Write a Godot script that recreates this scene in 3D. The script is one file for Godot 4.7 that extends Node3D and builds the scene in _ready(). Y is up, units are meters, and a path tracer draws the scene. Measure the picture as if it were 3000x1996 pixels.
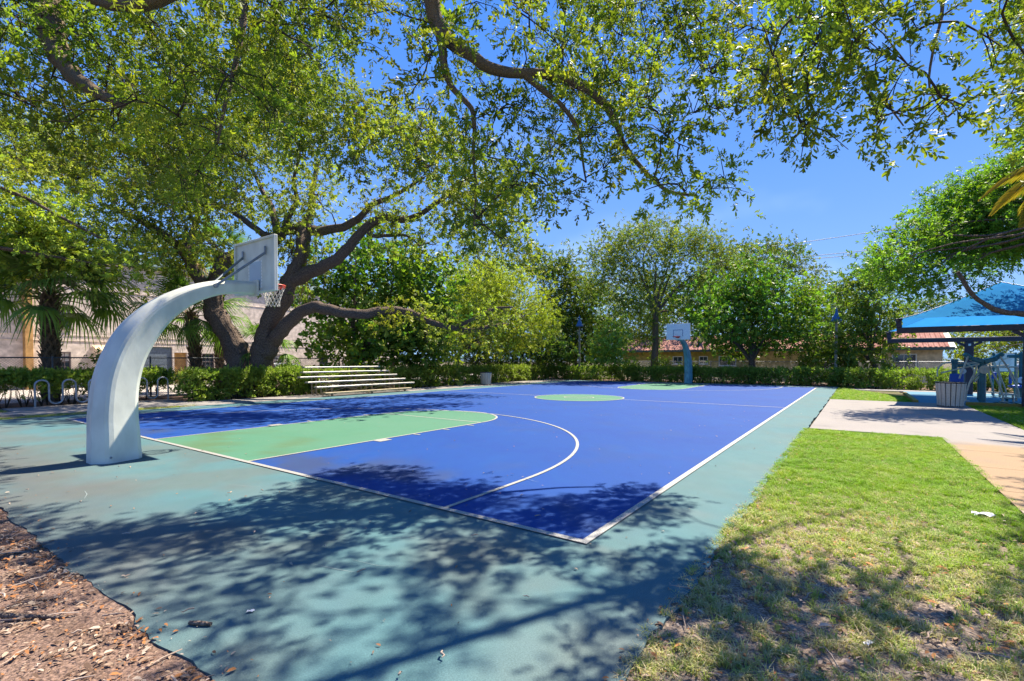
extends Node3D
# Park basketball court under live oaks. World: x along the near baseline (right corner of the court = 0), -z up the court, metres.

const SUN := Vector3(0.25, 3.05, -1.96)          # towards the sun
const W := 15.2                                   # court width
const L := 29.03                                  # court length

var rng := RandomNumberGenerator.new()
var M := {}
var taken := {}
var nz := FastNoiseLite.new()
var nz2 := FastNoiseLite.new()

func V(x: float, y: float, z: float) -> Vector3:
	return Vector3(x, y, z)

func lin(r: float, g: float, b: float, a := 1.0) -> Color:
	var c := Color(r, g, b).linear_to_srgb()
	c.a = a
	return c

# ------------------------------------------------------------------ mesh builder
class MB:
	var v := PackedVector3Array()
	var n := PackedVector3Array()
	var c := PackedColorArray()
	var ix := PackedInt32Array()
	var col := Color(1, 1, 1)

	func vert(p: Vector3, nn: Vector3) -> int:
		v.append(p)
		n.append(nn)
		c.append(col)
		return v.size() - 1

	func tri(a: Vector3, b: Vector3, d: Vector3) -> void:
		var nn := (d - a).cross(b - a).normalized()
		var i := v.size()
		vert(a, nn); vert(b, nn); vert(d, nn)
		ix.append_array(PackedInt32Array([i, i + 1, i + 2]))

	# a face turned so that it looks along "out"
	func face(a: Vector3, b: Vector3, d: Vector3, e: Vector3, out: Vector3) -> void:
		var nn := (d - a).cross(b - a)
		if nn.dot(out) < 0.0:
			var t := b
			b = e
			e = t
			nn = -nn
		nn = nn.normalized()
		var i := v.size()
		vert(a, nn); vert(b, nn); vert(d, nn); vert(e, nn)
		ix.append_array(PackedInt32Array([i, i + 1, i + 2, i, i + 2, i + 3]))

	func face3(a: Vector3, b: Vector3, d: Vector3, out: Vector3) -> void:
		if (d - a).cross(b - a).dot(out) < 0.0:
			tri(a, d, b)
		else:
			tri(a, b, d)

	# box with chamfered edges
	func box(ce: Vector3, size: Vector3, ch := 0.004, bs := Basis()) -> void:
		var h := size * 0.5
		ch = minf(ch, minf(h.x, minf(h.y, h.z)) * 0.8)
		var P := func(x: float, y: float, z: float) -> Vector3: return ce + bs * Vector3(x, y, z)
		for s in [-1.0, 1.0]:
			var x := h.x - ch
			var y := h.y - ch
			var z := h.z - ch
			face(P.call(s * h.x, -y, -z), P.call(s * h.x, y, -z), P.call(s * h.x, y, z), P.call(s * h.x, -y, z), bs.x * s)
			face(P.call(-x, s * h.y, -z), P.call(x, s * h.y, -z), P.call(x, s * h.y, z), P.call(-x, s * h.y, z), bs.y * s)
			face(P.call(-x, -y, s * h.z), P.call(x, -y, s * h.z), P.call(x, y, s * h.z), P.call(-x, y, s * h.z), bs.z * s)
			for t in [-1.0, 1.0]:
				face(P.call(s * h.x, t * y, -z), P.call(s * h.x, t * y, z), P.call(s * x, t * h.y, z), P.call(s * x, t * h.y, -z), bs.x * s + bs.y * t)
				face(P.call(s * h.x, -y, t * z), P.call(s * h.x, y, t * z), P.call(s * x, y, t * h.z), P.call(s * x, -y, t * h.z), bs.x * s + bs.z * t)
				face(P.call(-x, s * h.y, t * z), P.call(x, s * h.y, t * z), P.call(x, s * y, t * h.z), P.call(-x, s * y, t * h.z), bs.y * s + bs.z * t)
				for u in [-1.0, 1.0]:
					face3(P.call(s * h.x, t * y, u * z), P.call(s * x, t * h.y, u * z), P.call(s * x, t * y, u * h.z), bs.x * s + bs.y * t + bs.z * u)

	func bar(a: Vector3, b: Vector3, w: float, h: float, up := Vector3.UP, ch := 0.003) -> void:
		var y := (b - a).normalized()
		var x := up.cross(y)
		if x.length() < 0.01:
			x = Vector3.RIGHT.cross(y)
		x = x.normalized()
		box((a + b) * 0.5, Vector3(w, a.distance_to(b), h), ch, Basis(x, y, x.cross(y)))

	func tube(pts: PackedVector3Array, radii: PackedFloat32Array, sides := 6, caps := true, bumps := 0.0) -> void:
		var m := pts.size()
		if m < 2:
			return
		var t0 := (pts[1] - pts[0]).normalized()
		var ref := Vector3.UP if absf(t0.y) < 0.9 else Vector3.RIGHT
		var nx := t0.cross(ref).normalized()
		var base := v.size()
		for i in m:
			var t := (pts[mini(i + 1, m - 1)] - pts[maxi(i - 1, 0)]).normalized()
			nx = (nx - t * nx.dot(t))
			nx = nx.normalized() if nx.length() > 0.001 else t.cross(Vector3.UP).normalized()
			var ny := t.cross(nx)
			for k in sides:
				var a := TAU * k / sides
				var d := nx * cos(a) + ny * sin(a)
				var r: float = radii[mini(i, radii.size() - 1)]
				if bumps > 0.0:
					# long ridges that wander along the stem, and slow swellings
					r *= 1.0 + bumps * (0.45 * sin(k * 2.45 + i * 0.31) + 0.35 * sin(k * 4.3 - i * 0.23) + 0.55 * sin(i * 0.8 + cos(a) * 1.6))
				vert(pts[i] + d * r, d)
		for i in m - 1:
			for k in sides:
				var a := base + i * sides + k
				var b := base + i * sides + (k + 1) % sides
				var e := a + sides
				var f := b + sides
				ix.append_array(PackedInt32Array([a, f, b, a, e, f]))
		if bumps > 0.0:
			for i in m:
				for k in sides:
					var round_ := v[base + i * sides + (k + 1) % sides] - v[base + i * sides + (k + sides - 1) % sides]
					var along := v[base + mini(i + 1, m - 1) * sides + k] - v[base + maxi(i - 1, 0) * sides + k]
					var q := round_.cross(along).normalized()
					n[base + i * sides + k] = q if q.dot(n[base + i * sides + k]) > 0.0 else -q
		if caps:
			for e in [0, m - 1]:
				var t := (pts[1] - pts[0]).normalized() * -1.0 if e == 0 else (pts[m - 1] - pts[m - 2]).normalized()
				var i := vert(pts[e], t)
				for k in sides:
					vert(v[base + e * sides + k], t)
				for k in sides:
					if e == 0:
						ix.append_array(PackedInt32Array([i, i + 1 + k, i + 1 + (k + 1) % sides]))
					else:
						ix.append_array(PackedInt32Array([i, i + 1 + (k + 1) % sides, i + 1 + k]))

	# profile: (radius, height) from the bottom up
	func lathe(prof: Array, sides: int, at := Vector3.ZERO) -> void:
		for i in prof.size() - 1:
			var p: Vector2 = prof[i]
			var q: Vector2 = prof[i + 1]
			var d := q - p
			var nn := Vector2(d.y, -d.x).normalized()
			var base := v.size()
			for k in sides:
				var a := TAU * k / sides
				var o := Vector3(cos(a), 0, sin(a))
				vert(at + o * p.x + Vector3(0, p.y, 0), o * nn.x + Vector3(0, nn.y, 0))
				vert(at + o * q.x + Vector3(0, q.y, 0), o * nn.x + Vector3(0, nn.y, 0))
			for k in sides:
				var a := base + k * 2
				var b := base + ((k + 1) % sides) * 2
				ix.append_array(PackedInt32Array([a, b, b + 1, a, b + 1, a + 1]))

	# a leaf of four triangles
	func leaf(b: Vector3, d: Vector3, up: Vector3, len_: float, wid: float, curl := 0.0) -> void:
		var s := d.cross(up).normalized()
		var u := s.cross(d).normalized()
		var p1 := b + d * len_ * 0.38 + u * curl * 0.3 * len_
		var p2 := b + d * len_ * 0.78 + u * curl * 0.25 * len_
		var tip := b + d * len_ - u * curl * 0.2 * len_
		var i := v.size()
		vert(b, u); vert(p1 - s * wid * 0.42, u); vert(p1 + s * wid * 0.42, u); vert(p2 - s * wid * 0.45, u); vert(p2 + s * wid * 0.45, u); vert(tip, u)
		ix.append_array(PackedInt32Array([i, i + 1, i + 2, i + 1, i + 3, i + 2, i + 2, i + 3, i + 4, i + 3, i + 5, i + 4]))

	func mesh(m: Material) -> ArrayMesh:
		var a := []
		a.resize(Mesh.ARRAY_MAX)
		a[Mesh.ARRAY_VERTEX] = v
		a[Mesh.ARRAY_NORMAL] = n
		a[Mesh.ARRAY_COLOR] = c
		a[Mesh.ARRAY_INDEX] = ix
		var r := ArrayMesh.new()
		r.add_surface_from_arrays(Mesh.PRIMITIVE_TRIANGLES, a)
		r.surface_set_material(0, m)
		return r

# ------------------------------------------------------------------ nodes
func numbered(called: String) -> String:
	taken[called] = taken.get(called, -1) + 1
	return called if taken[called] == 0 else "%s_%03d" % [called, taken[called]]

func tag(o: Node, label: String, category: String, group := "", kind := "") -> void:
	if label: o.set_meta("label", label)
	if category: o.set_meta("category", category)
	if group: o.set_meta("group", group)
	if kind: o.set_meta("kind", kind)

func thing(called: String, label: String, category: String, at := Vector3.ZERO, turn := 0.0, group := "") -> Node3D:
	var o := Node3D.new()
	o.name = numbered(called)
	add_child(o)
	o.position = at
	o.rotation.y = turn
	tag(o, label, category, group)
	return o

func put(called: String, ms: Mesh, parent: Node, at := Vector3.ZERO) -> MeshInstance3D:
	var o := MeshInstance3D.new()
	o.name = numbered(called) if parent == self else called
	o.mesh = ms
	o.position = at
	parent.add_child(o, true)
	return o

func obj(called: String, mb: MB, m: Material, parent: Node) -> MeshInstance3D:
	return put(called, mb.mesh(m), parent)

func many(called: String, ms: Mesh, buf: PackedFloat32Array, parent: Node, kind := "") -> MultiMeshInstance3D:
	var mm := MultiMesh.new()
	mm.transform_format = MultiMesh.TRANSFORM_3D
	mm.use_colors = true
	mm.mesh = ms
	mm.instance_count = buf.size() / 16
	mm.buffer = buf
	var o := MultiMeshInstance3D.new()
	o.multimesh = mm
	o.name = numbered(called) if parent == self else called
	parent.add_child(o, true)
	if kind: o.set_meta("kind", kind)
	return o

func add16(buf: PackedFloat32Array, b: Basis, p: Vector3, c: Color) -> void:
	buf.append_array(PackedFloat32Array([b.x.x, b.y.x, b.z.x, p.x, b.x.y, b.y.y, b.z.y, p.y, b.x.z, b.y.z, b.z.z, p.z, c.r, c.g, c.b, 1.0]))

func rnd(a: float, b: float) -> float:
	return rng.randf_range(a, b)

func rdir() -> Vector3:
	var z := rnd(-1, 1)
	var a := rnd(0, TAU)
	var s := sqrt(1.0 - z * z)
	return Vector3(s * cos(a), z, s * sin(a))

func axis(y: Vector3, spin: float) -> Basis:
	y = y.normalized()
	var x := y.cross(Vector3(0.31, 0.2, 0.93)).normalized()
	return Basis(x, y, x.cross(y)) * Basis(Vector3.UP, spin)

# ------------------------------------------------------------------ materials
func noise_tex(freq: float, lo: float, hi: float, oct := 4, size := 512, kind := FastNoiseLite.TYPE_SIMPLEX_SMOOTH, seed_ := 1) -> NoiseTexture2D:
	var f := FastNoiseLite.new()
	f.noise_type = kind
	f.frequency = freq
	f.fractal_octaves = oct
	f.seed = seed_
	var t := NoiseTexture2D.new()
	t.width = size
	t.height = size
	t.seamless = true
	t.noise = f
	var g := Gradient.new()
	g.set_color(0, Color(lo, lo, lo))
	g.set_color(1, Color(hi, hi, hi))
	t.color_ramp = g
	return t

func relief_tex(freq: float, oct := 4, size := 512, kind := FastNoiseLite.TYPE_SIMPLEX_SMOOTH) -> NoiseTexture2D:
	return noise_tex(freq, 0.0, 1.0, oct, size, kind, 5)

func mat(key: String, col: Color, rough := 0.7, spec := 0.5, metal := 0.0) -> StandardMaterial3D:
	var m := StandardMaterial3D.new()
	m.resource_name = key
	m.albedo_color = col
	m.roughness = rough
	m.metallic = metal
	m.metallic_specular = spec
	M[key] = m
	return m

func textured(m: StandardMaterial3D, t: Texture2D, scale: Vector3, relief: Texture2D = null, depth := 0.0) -> StandardMaterial3D:
	m.albedo_texture = t
	m.uv1_triplanar = true
	m.uv1_world_triplanar = true
	m.uv1_scale = scale
	if relief:
		m.heightmap_enabled = true
		m.heightmap_texture = relief
		m.heightmap_scale = depth
	return m

func leafy(key: String, back: Color, rough := 0.5) -> StandardMaterial3D:
	var m := mat(key, Color.WHITE, rough, 0.32)
	m.vertex_color_use_as_albedo = true
	m.backlight_enabled = true
	m.backlight = back
	m.cull_mode = BaseMaterial3D.CULL_DISABLED
	return m

func materials() -> void:
	var grain := noise_tex(0.09, 0.78, 1.0, 5)
	var blotch := noise_tex(0.012, 0.72, 1.0, 5, 512, FastNoiseLite.TYPE_SIMPLEX_SMOOTH, 9)
	var soft := noise_tex(0.008, 0.84, 1.0, 6, 512, FastNoiseLite.TYPE_SIMPLEX_SMOOTH, 19)
	var rough_t := noise_tex(0.05, 0.55, 1.0, 5, 512, FastNoiseLite.TYPE_SIMPLEX, 3)
	var fine_r := relief_tex(0.2, 4)
	var coarse_r := relief_tex(0.04, 5)
	var bark_t := noise_tex(0.06, 0.35, 1.0, 5, 512, FastNoiseLite.TYPE_SIMPLEX, 4)
	var cell_r := relief_tex(0.05, 3, 512, FastNoiseLite.TYPE_CELLULAR)
	var m: StandardMaterial3D
	m = textured(mat("court_paint", Color.WHITE, 0.75, 0.24), grain, Vector3(1.7, 1.7, 1.7), fine_r, 0.12)
	m.vertex_color_use_as_albedo = true
	m = textured(mat("line_paint", lin(0.435, 0.427, 0.390), 0.6), rough_t, Vector3(2.1, 2.1, 2.1), fine_r, 0.1)
	m = textured(mat("concrete", Color.WHITE, 0.9, 0.3), grain, Vector3(1.1, 1.1, 1.1), fine_r, 0.3)
	m.vertex_color_use_as_albedo = true
	m = textured(mat("earth", Color.WHITE, 0.95, 0.2), rough_t, Vector3(1.3, 1.3, 1.3), coarse_r, 1.5)
	m.vertex_color_use_as_albedo = true
	textured(mat("rubber", lin(0.091, 0.219, 0.299), 0.85, 0.3), grain, Vector3(2, 2, 2))
	textured(mat("curb_yellow", lin(0.375, 0.255, 0.060), 0.85, 0.3), grain, Vector3(2, 2, 2))
	textured(mat("hoop_paint", lin(0.66, 0.68, 0.61), 0.5), soft, Vector3(0.7, 0.35, 0.7), coarse_r, 0.08)
	textured(mat("hoop_teal", lin(0.152, 0.399, 0.475), 0.5), blotch, Vector3(0.7, 0.35, 0.7))
	textured(mat("board", lin(0.70, 0.73, 0.66), 0.45), soft, Vector3(0.5, 0.25, 0.5))
	textured(mat("board_front", lin(0.86, 0.90, 0.92), 0.35), grain, Vector3(0.5, 0.25, 0.5))
	mat("board_mark", lin(0.78, 0.80, 0.80), 0.6)
	mat("board_ink", lin(0.10, 0.16, 0.30), 0.6)
	mat("board_panel", lin(0.40, 0.50, 0.58), 0.4)
	textured(mat("steel", lin(0.30, 0.34, 0.38), 0.42, 0.5, 0.6), blotch, Vector3(1, 1, 1))
	textured(mat("rim_red", lin(0.75, 0.075, 0.04), 0.4), blotch, Vector3(2, 2, 2))
	mat("net", lin(0.468, 0.450, 0.414), 0.8)
	textured(mat("galv", lin(0.42, 0.44, 0.46), 0.45, 0.5, 0.55), blotch, Vector3(1, 1, 1))
	textured(mat("wire", lin(0.10, 0.11, 0.12), 0.5, 0.5, 0.3), blotch, Vector3(1, 1, 1))
	textured(mat("wire_pale", lin(0.45, 0.46, 0.46), 0.5, 0.5, 0.4), blotch, Vector3(1, 1, 1))
	textured(mat("aluminium", lin(0.406, 0.392, 0.357), 0.42, 0.5, 0.35), blotch, Vector3(1.2, 1.2, 0.4))
	textured(mat("tan_steel", lin(0.450, 0.345, 0.180), 0.5), blotch, Vector3(1, 1, 1))
	textured(mat("slat", lin(0.70, 0.62, 0.51), 0.75), noise_tex(0.05, 0.7, 1.0, 4), Vector3(3, 0.5, 3))
	mat("black", lin(0.012, 0.012, 0.014), 0.5)
	textured(mat("bark", lin(0.311, 0.236, 0.189), 0.95, 0.2), bark_t, Vector3(1.1, 0.28, 1.1), cell_r, 6.0)
	textured(mat("bark_pale", lin(0.380, 0.290, 0.200), 0.95, 0.2), bark_t, Vector3(2.5, 1.4, 2.5), cell_r, 2.5)
	textured(mat("twig", lin(0.121, 0.094, 0.072), 0.9, 0.2), bark_t, Vector3(3, 3, 3))
	textured(mat("root", lin(0.26, 0.17, 0.11), 0.9, 0.2), bark_t, Vector3(3, 3, 3))
	textured(mat("palm_bark", lin(0.24, 0.18, 0.12), 0.95, 0.2), bark_t, Vector3(3, 1, 3), cell_r, 2.0)
	textured(mat("palm_boot", lin(0.374, 0.264, 0.165), 0.9, 0.2), bark_t, Vector3(4, 4, 4))
	leafy("leaf", Color(0.96, 0.98, 0.62), 0.55)
	leafy("leaf_gloss", Color(0.88, 0.95, 0.55), 0.5)
	M.leaf_gloss.metallic_specular = 0.35
	leafy("grass", Color(0.90, 0.95, 0.55), 0.6)
	leafy("dry", Color(0.55, 0.45, 0.35), 0.8)
	leafy("fabric", Color(0.90, 0.95, 1.0), 0.9)
	M.fabric.metallic_specular = 0.05
	textured(mat("stucco_pink", lin(0.86, 0.73, 0.63), 0.9, 0.3), blotch, Vector3(0.4, 0.4, 0.4), fine_r, 0.4)
	textured(mat("stucco_ochre", lin(0.62, 0.36, 0.14), 0.9, 0.3), blotch, Vector3(0.4, 0.4, 0.4), fine_r, 0.4)
	textured(mat("stucco_yellow", lin(0.50, 0.38, 0.10), 0.9, 0.3), blotch, Vector3(0.3, 0.3, 0.3), fine_r, 0.4)
	textured(mat("stucco_tan", lin(0.78, 0.60, 0.38), 0.9, 0.3), blotch, Vector3(0.3, 0.3, 0.3), fine_r, 0.4)
	textured(mat("fascia", lin(0.07, 0.12, 0.10), 0.6), blotch, Vector3(1, 1, 1))
	textured(mat("grey_door", lin(0.16, 0.21, 0.27), 0.6), blotch, Vector3(1, 1, 1))
	mat("frame_brown", lin(0.10, 0.075, 0.08), 0.5)
	mat("frame_white", lin(0.637, 0.637, 0.620), 0.5)
	mat("pane", lin(0.03, 0.045, 0.06), 0.06, 0.7)
	textured(mat("blind", lin(0.62, 0.58, 0.55), 0.7), blotch, Vector3(1, 1, 1))
	m = textured(mat("tile", lin(0.663, 0.663, 0.663), 0.85, 0.3), grain, Vector3(2, 2, 2))
	m.vertex_color_use_as_albedo = true
	textured(mat("beam_paint", lin(0.035, 0.028, 0.055), 0.5), blotch, Vector3(1, 1, 1))
	textured(mat("gym_teal", lin(0.02, 0.16, 0.20), 0.4), blotch, Vector3(1, 1, 1))
	textured(mat("gym_cream", lin(0.62, 0.56, 0.43), 0.45), blotch, Vector3(1, 1, 1))
	mat("gym_blue", lin(0.02, 0.08, 0.36), 0.5)
	mat("sign_white", lin(0.663, 0.671, 0.680), 0.5)
	mat("sign_grey", lin(0.30, 0.33, 0.36), 0.6)
	textured(mat("lamp_blue", lin(0.03, 0.14, 0.36), 0.4), blotch, Vector3(1, 1, 1))
	textured(mat("lamp_pole", lin(0.32, 0.29, 0.24), 0.6), blotch, Vector3(1, 1, 1))
	mat("paper", lin(0.528, 0.536, 0.560), 0.7)
	mat("car_white", lin(0.66, 0.69, 0.73), 0.25, 0.6)
	mat("car_blue", lin(0.16, 0.24, 0.34), 0.25, 0.6)
	mat("tyre", lin(0.02, 0.02, 0.02), 0.8)
	mat("cable", lin(0.02, 0.02, 0.025), 0.6)
	mat("scuff", lin(0.22, 0.27, 0.265), 0.8)
	mat("inside", lin(0.05, 0.045, 0.04), 0.9)

# ------------------------------------------------------------------ setting
func structure(called: String, mb: MB, m: Material) -> MeshInstance3D:
	var o := obj(called, mb, m, self)
	o.set_meta("kind", "structure")
	return o

func spaced(a: float, b: float, step: float) -> PackedFloat32Array:
	var r := PackedFloat32Array()
	var k := maxi(1, int(ceil(absf(b - a) / step)))
	for i in k + 1:
		r.append(lerpf(a, b, float(i) / k))
	return r

# a sheet over xs * zs; move(x, z) -> Vector2 bends the outline, tint(x, z) gives the colour; skirt > 0 adds sides
func sheet(mb: MB, xs: PackedFloat32Array, zs: PackedFloat32Array, y: float, tint: Callable, move = null, skirt := 0.0, height = null) -> void:
	var base := mb.v.size()
	var nx := xs.size()
	var pos := PackedVector3Array()
	for j in zs.size():
		for i in nx:
			var p := Vector2(xs[i], zs[j])
			if move != null:
				p = move.call(p, i == 0, i == nx - 1, j == 0, j == zs.size() - 1)
			mb.col = tint.call(p.x, p.y)
			var yy := y
			if height != null:
				yy += height.call(p.x, p.y)
			mb.vert(V(p.x, yy, p.y), Vector3.UP)
			pos.append(V(p.x, yy, p.y))
	for j in zs.size() - 1:
		for i in nx - 1:
			var a := base + j * nx + i
			var b := a + 1
			var c := a + nx
			var d := c + 1
			var q := pos[a - base]
			var up := (pos[d - base] - q).cross(pos[b - base] - q).y > 0.0
			if up:
				mb.ix.append_array(PackedInt32Array([a, b, d, a, d, c]))
			else:
				mb.ix.append_array(PackedInt32Array([a, d, b, a, c, d]))
	if skirt > 0.0:
		var dn := V(0, -skirt, 0)
		var mid := (pos[0] + pos[pos.size() - 1]) * 0.5
		var edge := []
		for i in nx - 1:
			edge.append([i, i + 1])
			edge.append([(zs.size() - 1) * nx + i, (zs.size() - 1) * nx + i + 1])
		for j in zs.size() - 1:
			edge.append([j * nx, (j + 1) * nx])
			edge.append([j * nx + nx - 1, (j + 1) * nx + nx - 1])
		for e in edge:
			var a: Vector3 = pos[e[0]]
			var b: Vector3 = pos[e[1]]
			mb.col = tint.call(a.x, a.z)
			var o := (a + b) * 0.5 - mid
			var along := (b - a)
			o = V(absf(along.z) * signf(o.x), 0, absf(along.x) * signf(o.z))
			mb.face(a, b, b + dn, a + dn, o)

func n2(x: float, z: float, s: float) -> float:
	return nz.get_noise_2d(x * s, z * s) * 0.5 + 0.5

func ss(a: float, b: float, x: float) -> float:
	return smoothstep(a, b, x)

# dirt and mildew that the photograph shows on the apron: brown by the hoop, a dark rim along the lawn, rubbed grey patches
func apron_tint(x: float, z: float) -> Color:
	var teal := Color(0.097, 0.178, 0.184)
	var c := teal.lerp(Color(0.071, 0.164, 0.185), n2(x, z, 0.35))
	var rub := ss(0.50, 0.72, n2(x + 40, z, 0.45)) * (0.8 if z > -1.5 else 0.25)
	c = c.lerp(Color(0.142, 0.177, 0.170), rub * 0.5)
	var brown := ss(0.42, 0.70, n2(x, z + 60, 0.55) + 0.22 * (1.0 - minf(1.0, Vector2(x + 8.2, (z - 1.4) * 1.6).length() / 4.0)))
	c = c.lerp(Color(0.122, 0.120, 0.102), brown * (0.42 if z > 0.0 else 0.15))
	var front := ss(1.5, 2.7, z + 0.9 * n2(x + 3, z, 0.8)) * ss(0.0, -2.5, x)
	c = c.lerp(Color(0.113, 0.100, 0.093), front * 0.5)
	return c * (0.92 + 0.16 * n2(x, z, 3.0))

func blue_tint(x: float, z: float) -> Color:
	var c := Color(0.011, 0.054, 0.239).lerp(Color(0.016, 0.067, 0.265), n2(x, z, 0.4))
	var scuff := ss(0.58, 0.8, n2(x + 17, z + 9, 0.5))
	c = c.lerp(Color(0.025, 0.063, 0.211), scuff * 0.5)
	var brown := ss(0.5, 0.75, n2(x, z + 60, 0.6) + 0.35 * (1.0 - minf(1.0, Vector2(x + 4.6, (z + 0.5) * 1.8).length() / 1.6))) * ss(-2.2, -0.6, z)
	c = c.lerp(Color(0.044, 0.058, 0.105), brown * 0.7)
	return c * (0.95 + 0.1 * n2(x, z, 3.0))

func green_tint(x: float, z: float) -> Color:
	var c := Color(0.072, 0.196, 0.121).lerp(Color(0.090, 0.210, 0.137), n2(x, z, 0.5))
	var dirty := ss(0.45, 0.75, n2(x, z + 60, 0.6)) * ss(-3.5, -0.5, z)
	c = c.lerp(Color(0.093, 0.134, 0.051), dirty * 0.6)
	return c * (0.95 + 0.1 * n2(x, z, 3.0))

func line_mesh(pts: PackedVector2Array, w: float, y: float) -> MB:
	var mb := MB.new()
	for i in pts.size() - 1:
		var a := pts[i]
		var b := pts[i + 1]
		var t0 := (b - pts[maxi(i - 1, 0)]).normalized().orthogonal() * w * 0.5
		var t1 := (pts[mini(i + 2, pts.size() - 1)] - a).normalized().orthogonal() * w * 0.5
		mb.face(V(a.x + t0.x, y, a.y + t0.y), V(b.x + t1.x, y, b.y + t1.y), V(b.x - t1.x, y, b.y - t1.y), V(a.x - t0.x, y, a.y - t0.y), Vector3.UP)
	return mb

func arc(c: Vector2, r: float, a0: float, a1: float, k: int) -> PackedVector2Array:
	var p := PackedVector2Array()
	for i in k + 1:
		var a := lerpf(a0, a1, float(i) / k)
		p.append(c + Vector2(cos(a), sin(a)) * r)
	return p

func court() -> void:
	var root := Node3D.new()
	root.name = "basketball_court"
	add_child(root)
	tag(root, "blue painted outdoor basketball court with green keys and teal apron", "court", "", "structure")
	var jag := func(p: Vector2, l: bool, r: bool, n: bool, f: bool) -> Vector2:
		if r: p.x += 0.10 * (n2(p.x, p.y, 0.9) - 0.5) + 0.07 * (n2(p.x, p.y, 6.0) - 0.5)
		if l: p.x += 0.1 * (n2(p.x, p.y, 1.2) - 0.5)
		if f: p.y += 0.16 * (n2(p.x, p.y, 0.9) - 0.5) + 0.07 * (n2(p.x, p.y, 6.0) - 0.5)
		return p
	var zs := spaced(-30.1, -6.0, 0.25)
	zs.append_array(spaced(-5.9, 2.7, 0.1))
	var xs := spaced(-16.5, -8.0, 0.22)
	xs.append_array(spaced(-7.9, 0.97, 0.1))
	var mb := MB.new()
	sheet(mb, xs, zs, 0.0, apron_tint, jag, 0.07)
	obj("apron", mb, M.court_paint, root)
	mb = MB.new()
	sheet(mb, spaced(-W, 0, 0.16), spaced(-L, 0, 0.2), 0.004, blue_tint)
	obj("playing_surface", mb, M.court_paint, root)
	var cx := -W * 0.5
	var kw := 1.82
	for e in 2:
		var flip := func(p: Vector2) -> Vector2: return p if e == 0 else Vector2(p.x, -L - p.y)
		# key: rectangle and half disc
		mb = MB.new()
		sheet(mb, spaced(cx - kw, cx + kw, 0.2), spaced(flip.call(Vector2(0, 0)).y, flip.call(Vector2(0, -5.77)).y, 0.2), 0.008, green_tint)
		var ring := arc(Vector2(cx, -5.77), kw, PI, TAU, 40)
		for i in 40:
			for q in 6:
				var r0 := float(q) / 6
				var r1 := float(q + 1) / 6
				var o := Vector2(cx, -5.77)
				var pp := [o.lerp(ring[i], r0), o.lerp(ring[i + 1], r0), o.lerp(ring[i + 1], r1), o.lerp(ring[i], r1)]
				var w4 := []
				for p in pp:
					var g: Vector2 = flip.call(p)
					w4.append(V(g.x, 0.008, g.y))
				mb.col = green_tint(w4[2].x, w4[2].z)
				if q == 0:
					mb.face3(w4[0], w4[2], w4[3], Vector3.UP)
				else:
					mb.face(w4[0], w4[1], w4[2], w4[3], Vector3.UP)
		obj("key", mb, M.court_paint, root)
		var lines := [
			["lane_line", PackedVector2Array([Vector2(cx - kw, -0.03), Vector2(cx - kw, -5.77)])],
			["lane_line", PackedVector2Array([Vector2(cx + kw, -0.03), Vector2(cx + kw, -5.77)])],
			["free_throw_line", PackedVector2Array([Vector2(cx - kw + 0.03, -5.77), Vector2(cx + kw - 0.03, -5.77)])],
			["free_throw_arc", arc(Vector2(cx, -5.8), kw, PI, TAU, 40)],
			["three_point_line", PackedVector2Array([Vector2(cx - 5.95, -0.03), Vector2(cx - 5.95, -1.55)])],
			["three_point_line", PackedVector2Array([Vector2(cx + 5.95, -0.03), Vector2(cx + 5.95, -1.55)])],
			["three_point_arc", arc(Vector2(cx, -1.56), 5.95, PI, TAU, 72)]]
		for sx in [-1.0, 1.0]:
			var x0: float = cx + sx * (kw + 0.03)
			for zz in [[-2.55, 0.3], [-3.45, 0.05], [-4.35, 0.05], [-5.2, 0.05]]:
				var wz: float = zz[1]
				lines.append(["lane_mark", PackedVector2Array([Vector2(x0, zz[0]), Vector2(x0 + sx * 0.2, zz[0])]), wz])
		for l in lines:
			var pts: PackedVector2Array = l[1]
			for i in pts.size():
				pts[i] = flip.call(pts[i])
			obj(l[0], line_mesh(pts, l[2] if l.size() > 2 else 0.055, 0.012), M.line_paint, root)
	# centre circle
	mb = MB.new()
	var o := Vector2(cx, -L * 0.5)
	for i in 60:
		var a := o + Vector2.from_angle(TAU * i / 60) * 1.83
		var b := o + Vector2.from_angle(TAU * (i + 1) / 60) * 1.83
		mb.col = green_tint(a.x, a.y)
		mb.face3(V(o.x, 0.008, o.y), V(a.x, 0.008, a.y), V(b.x, 0.008, b.y), Vector3.UP)
	obj("centre_circle", mb, M.court_paint, root)
	obj("circle_line", line_mesh(arc(o, 1.83, 0, TAU, 72), 0.055, 0.016), M.line_paint, root)
	obj("circle_line", line_mesh(arc(o, 0.6, 0, TAU, 40), 0.05, 0.016), M.line_paint, root)
	obj("half_court_line", line_mesh(PackedVector2Array([Vector2(-W + 0.05, o.y), Vector2(-0.05, o.y)]), 0.055, 0.012), M.line_paint, root)
	for s in [[Vector2(-W, 0.0), Vector2(0.0, 0.0)], [Vector2(-W, -L), Vector2(0.0, -L)]]:
		obj("baseline", line_mesh(PackedVector2Array([s[0] + Vector2(-0.0375, 0), s[1] + Vector2(0.0375, 0)]), 0.075, 0.012), M.line_paint, root)
	for x in [0.0, -W]:
		obj("sideline", line_mesh(PackedVector2Array([Vector2(x, -0.04), Vector2(x, -L + 0.04)]), 0.075, 0.012), M.line_paint, root)

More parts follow.
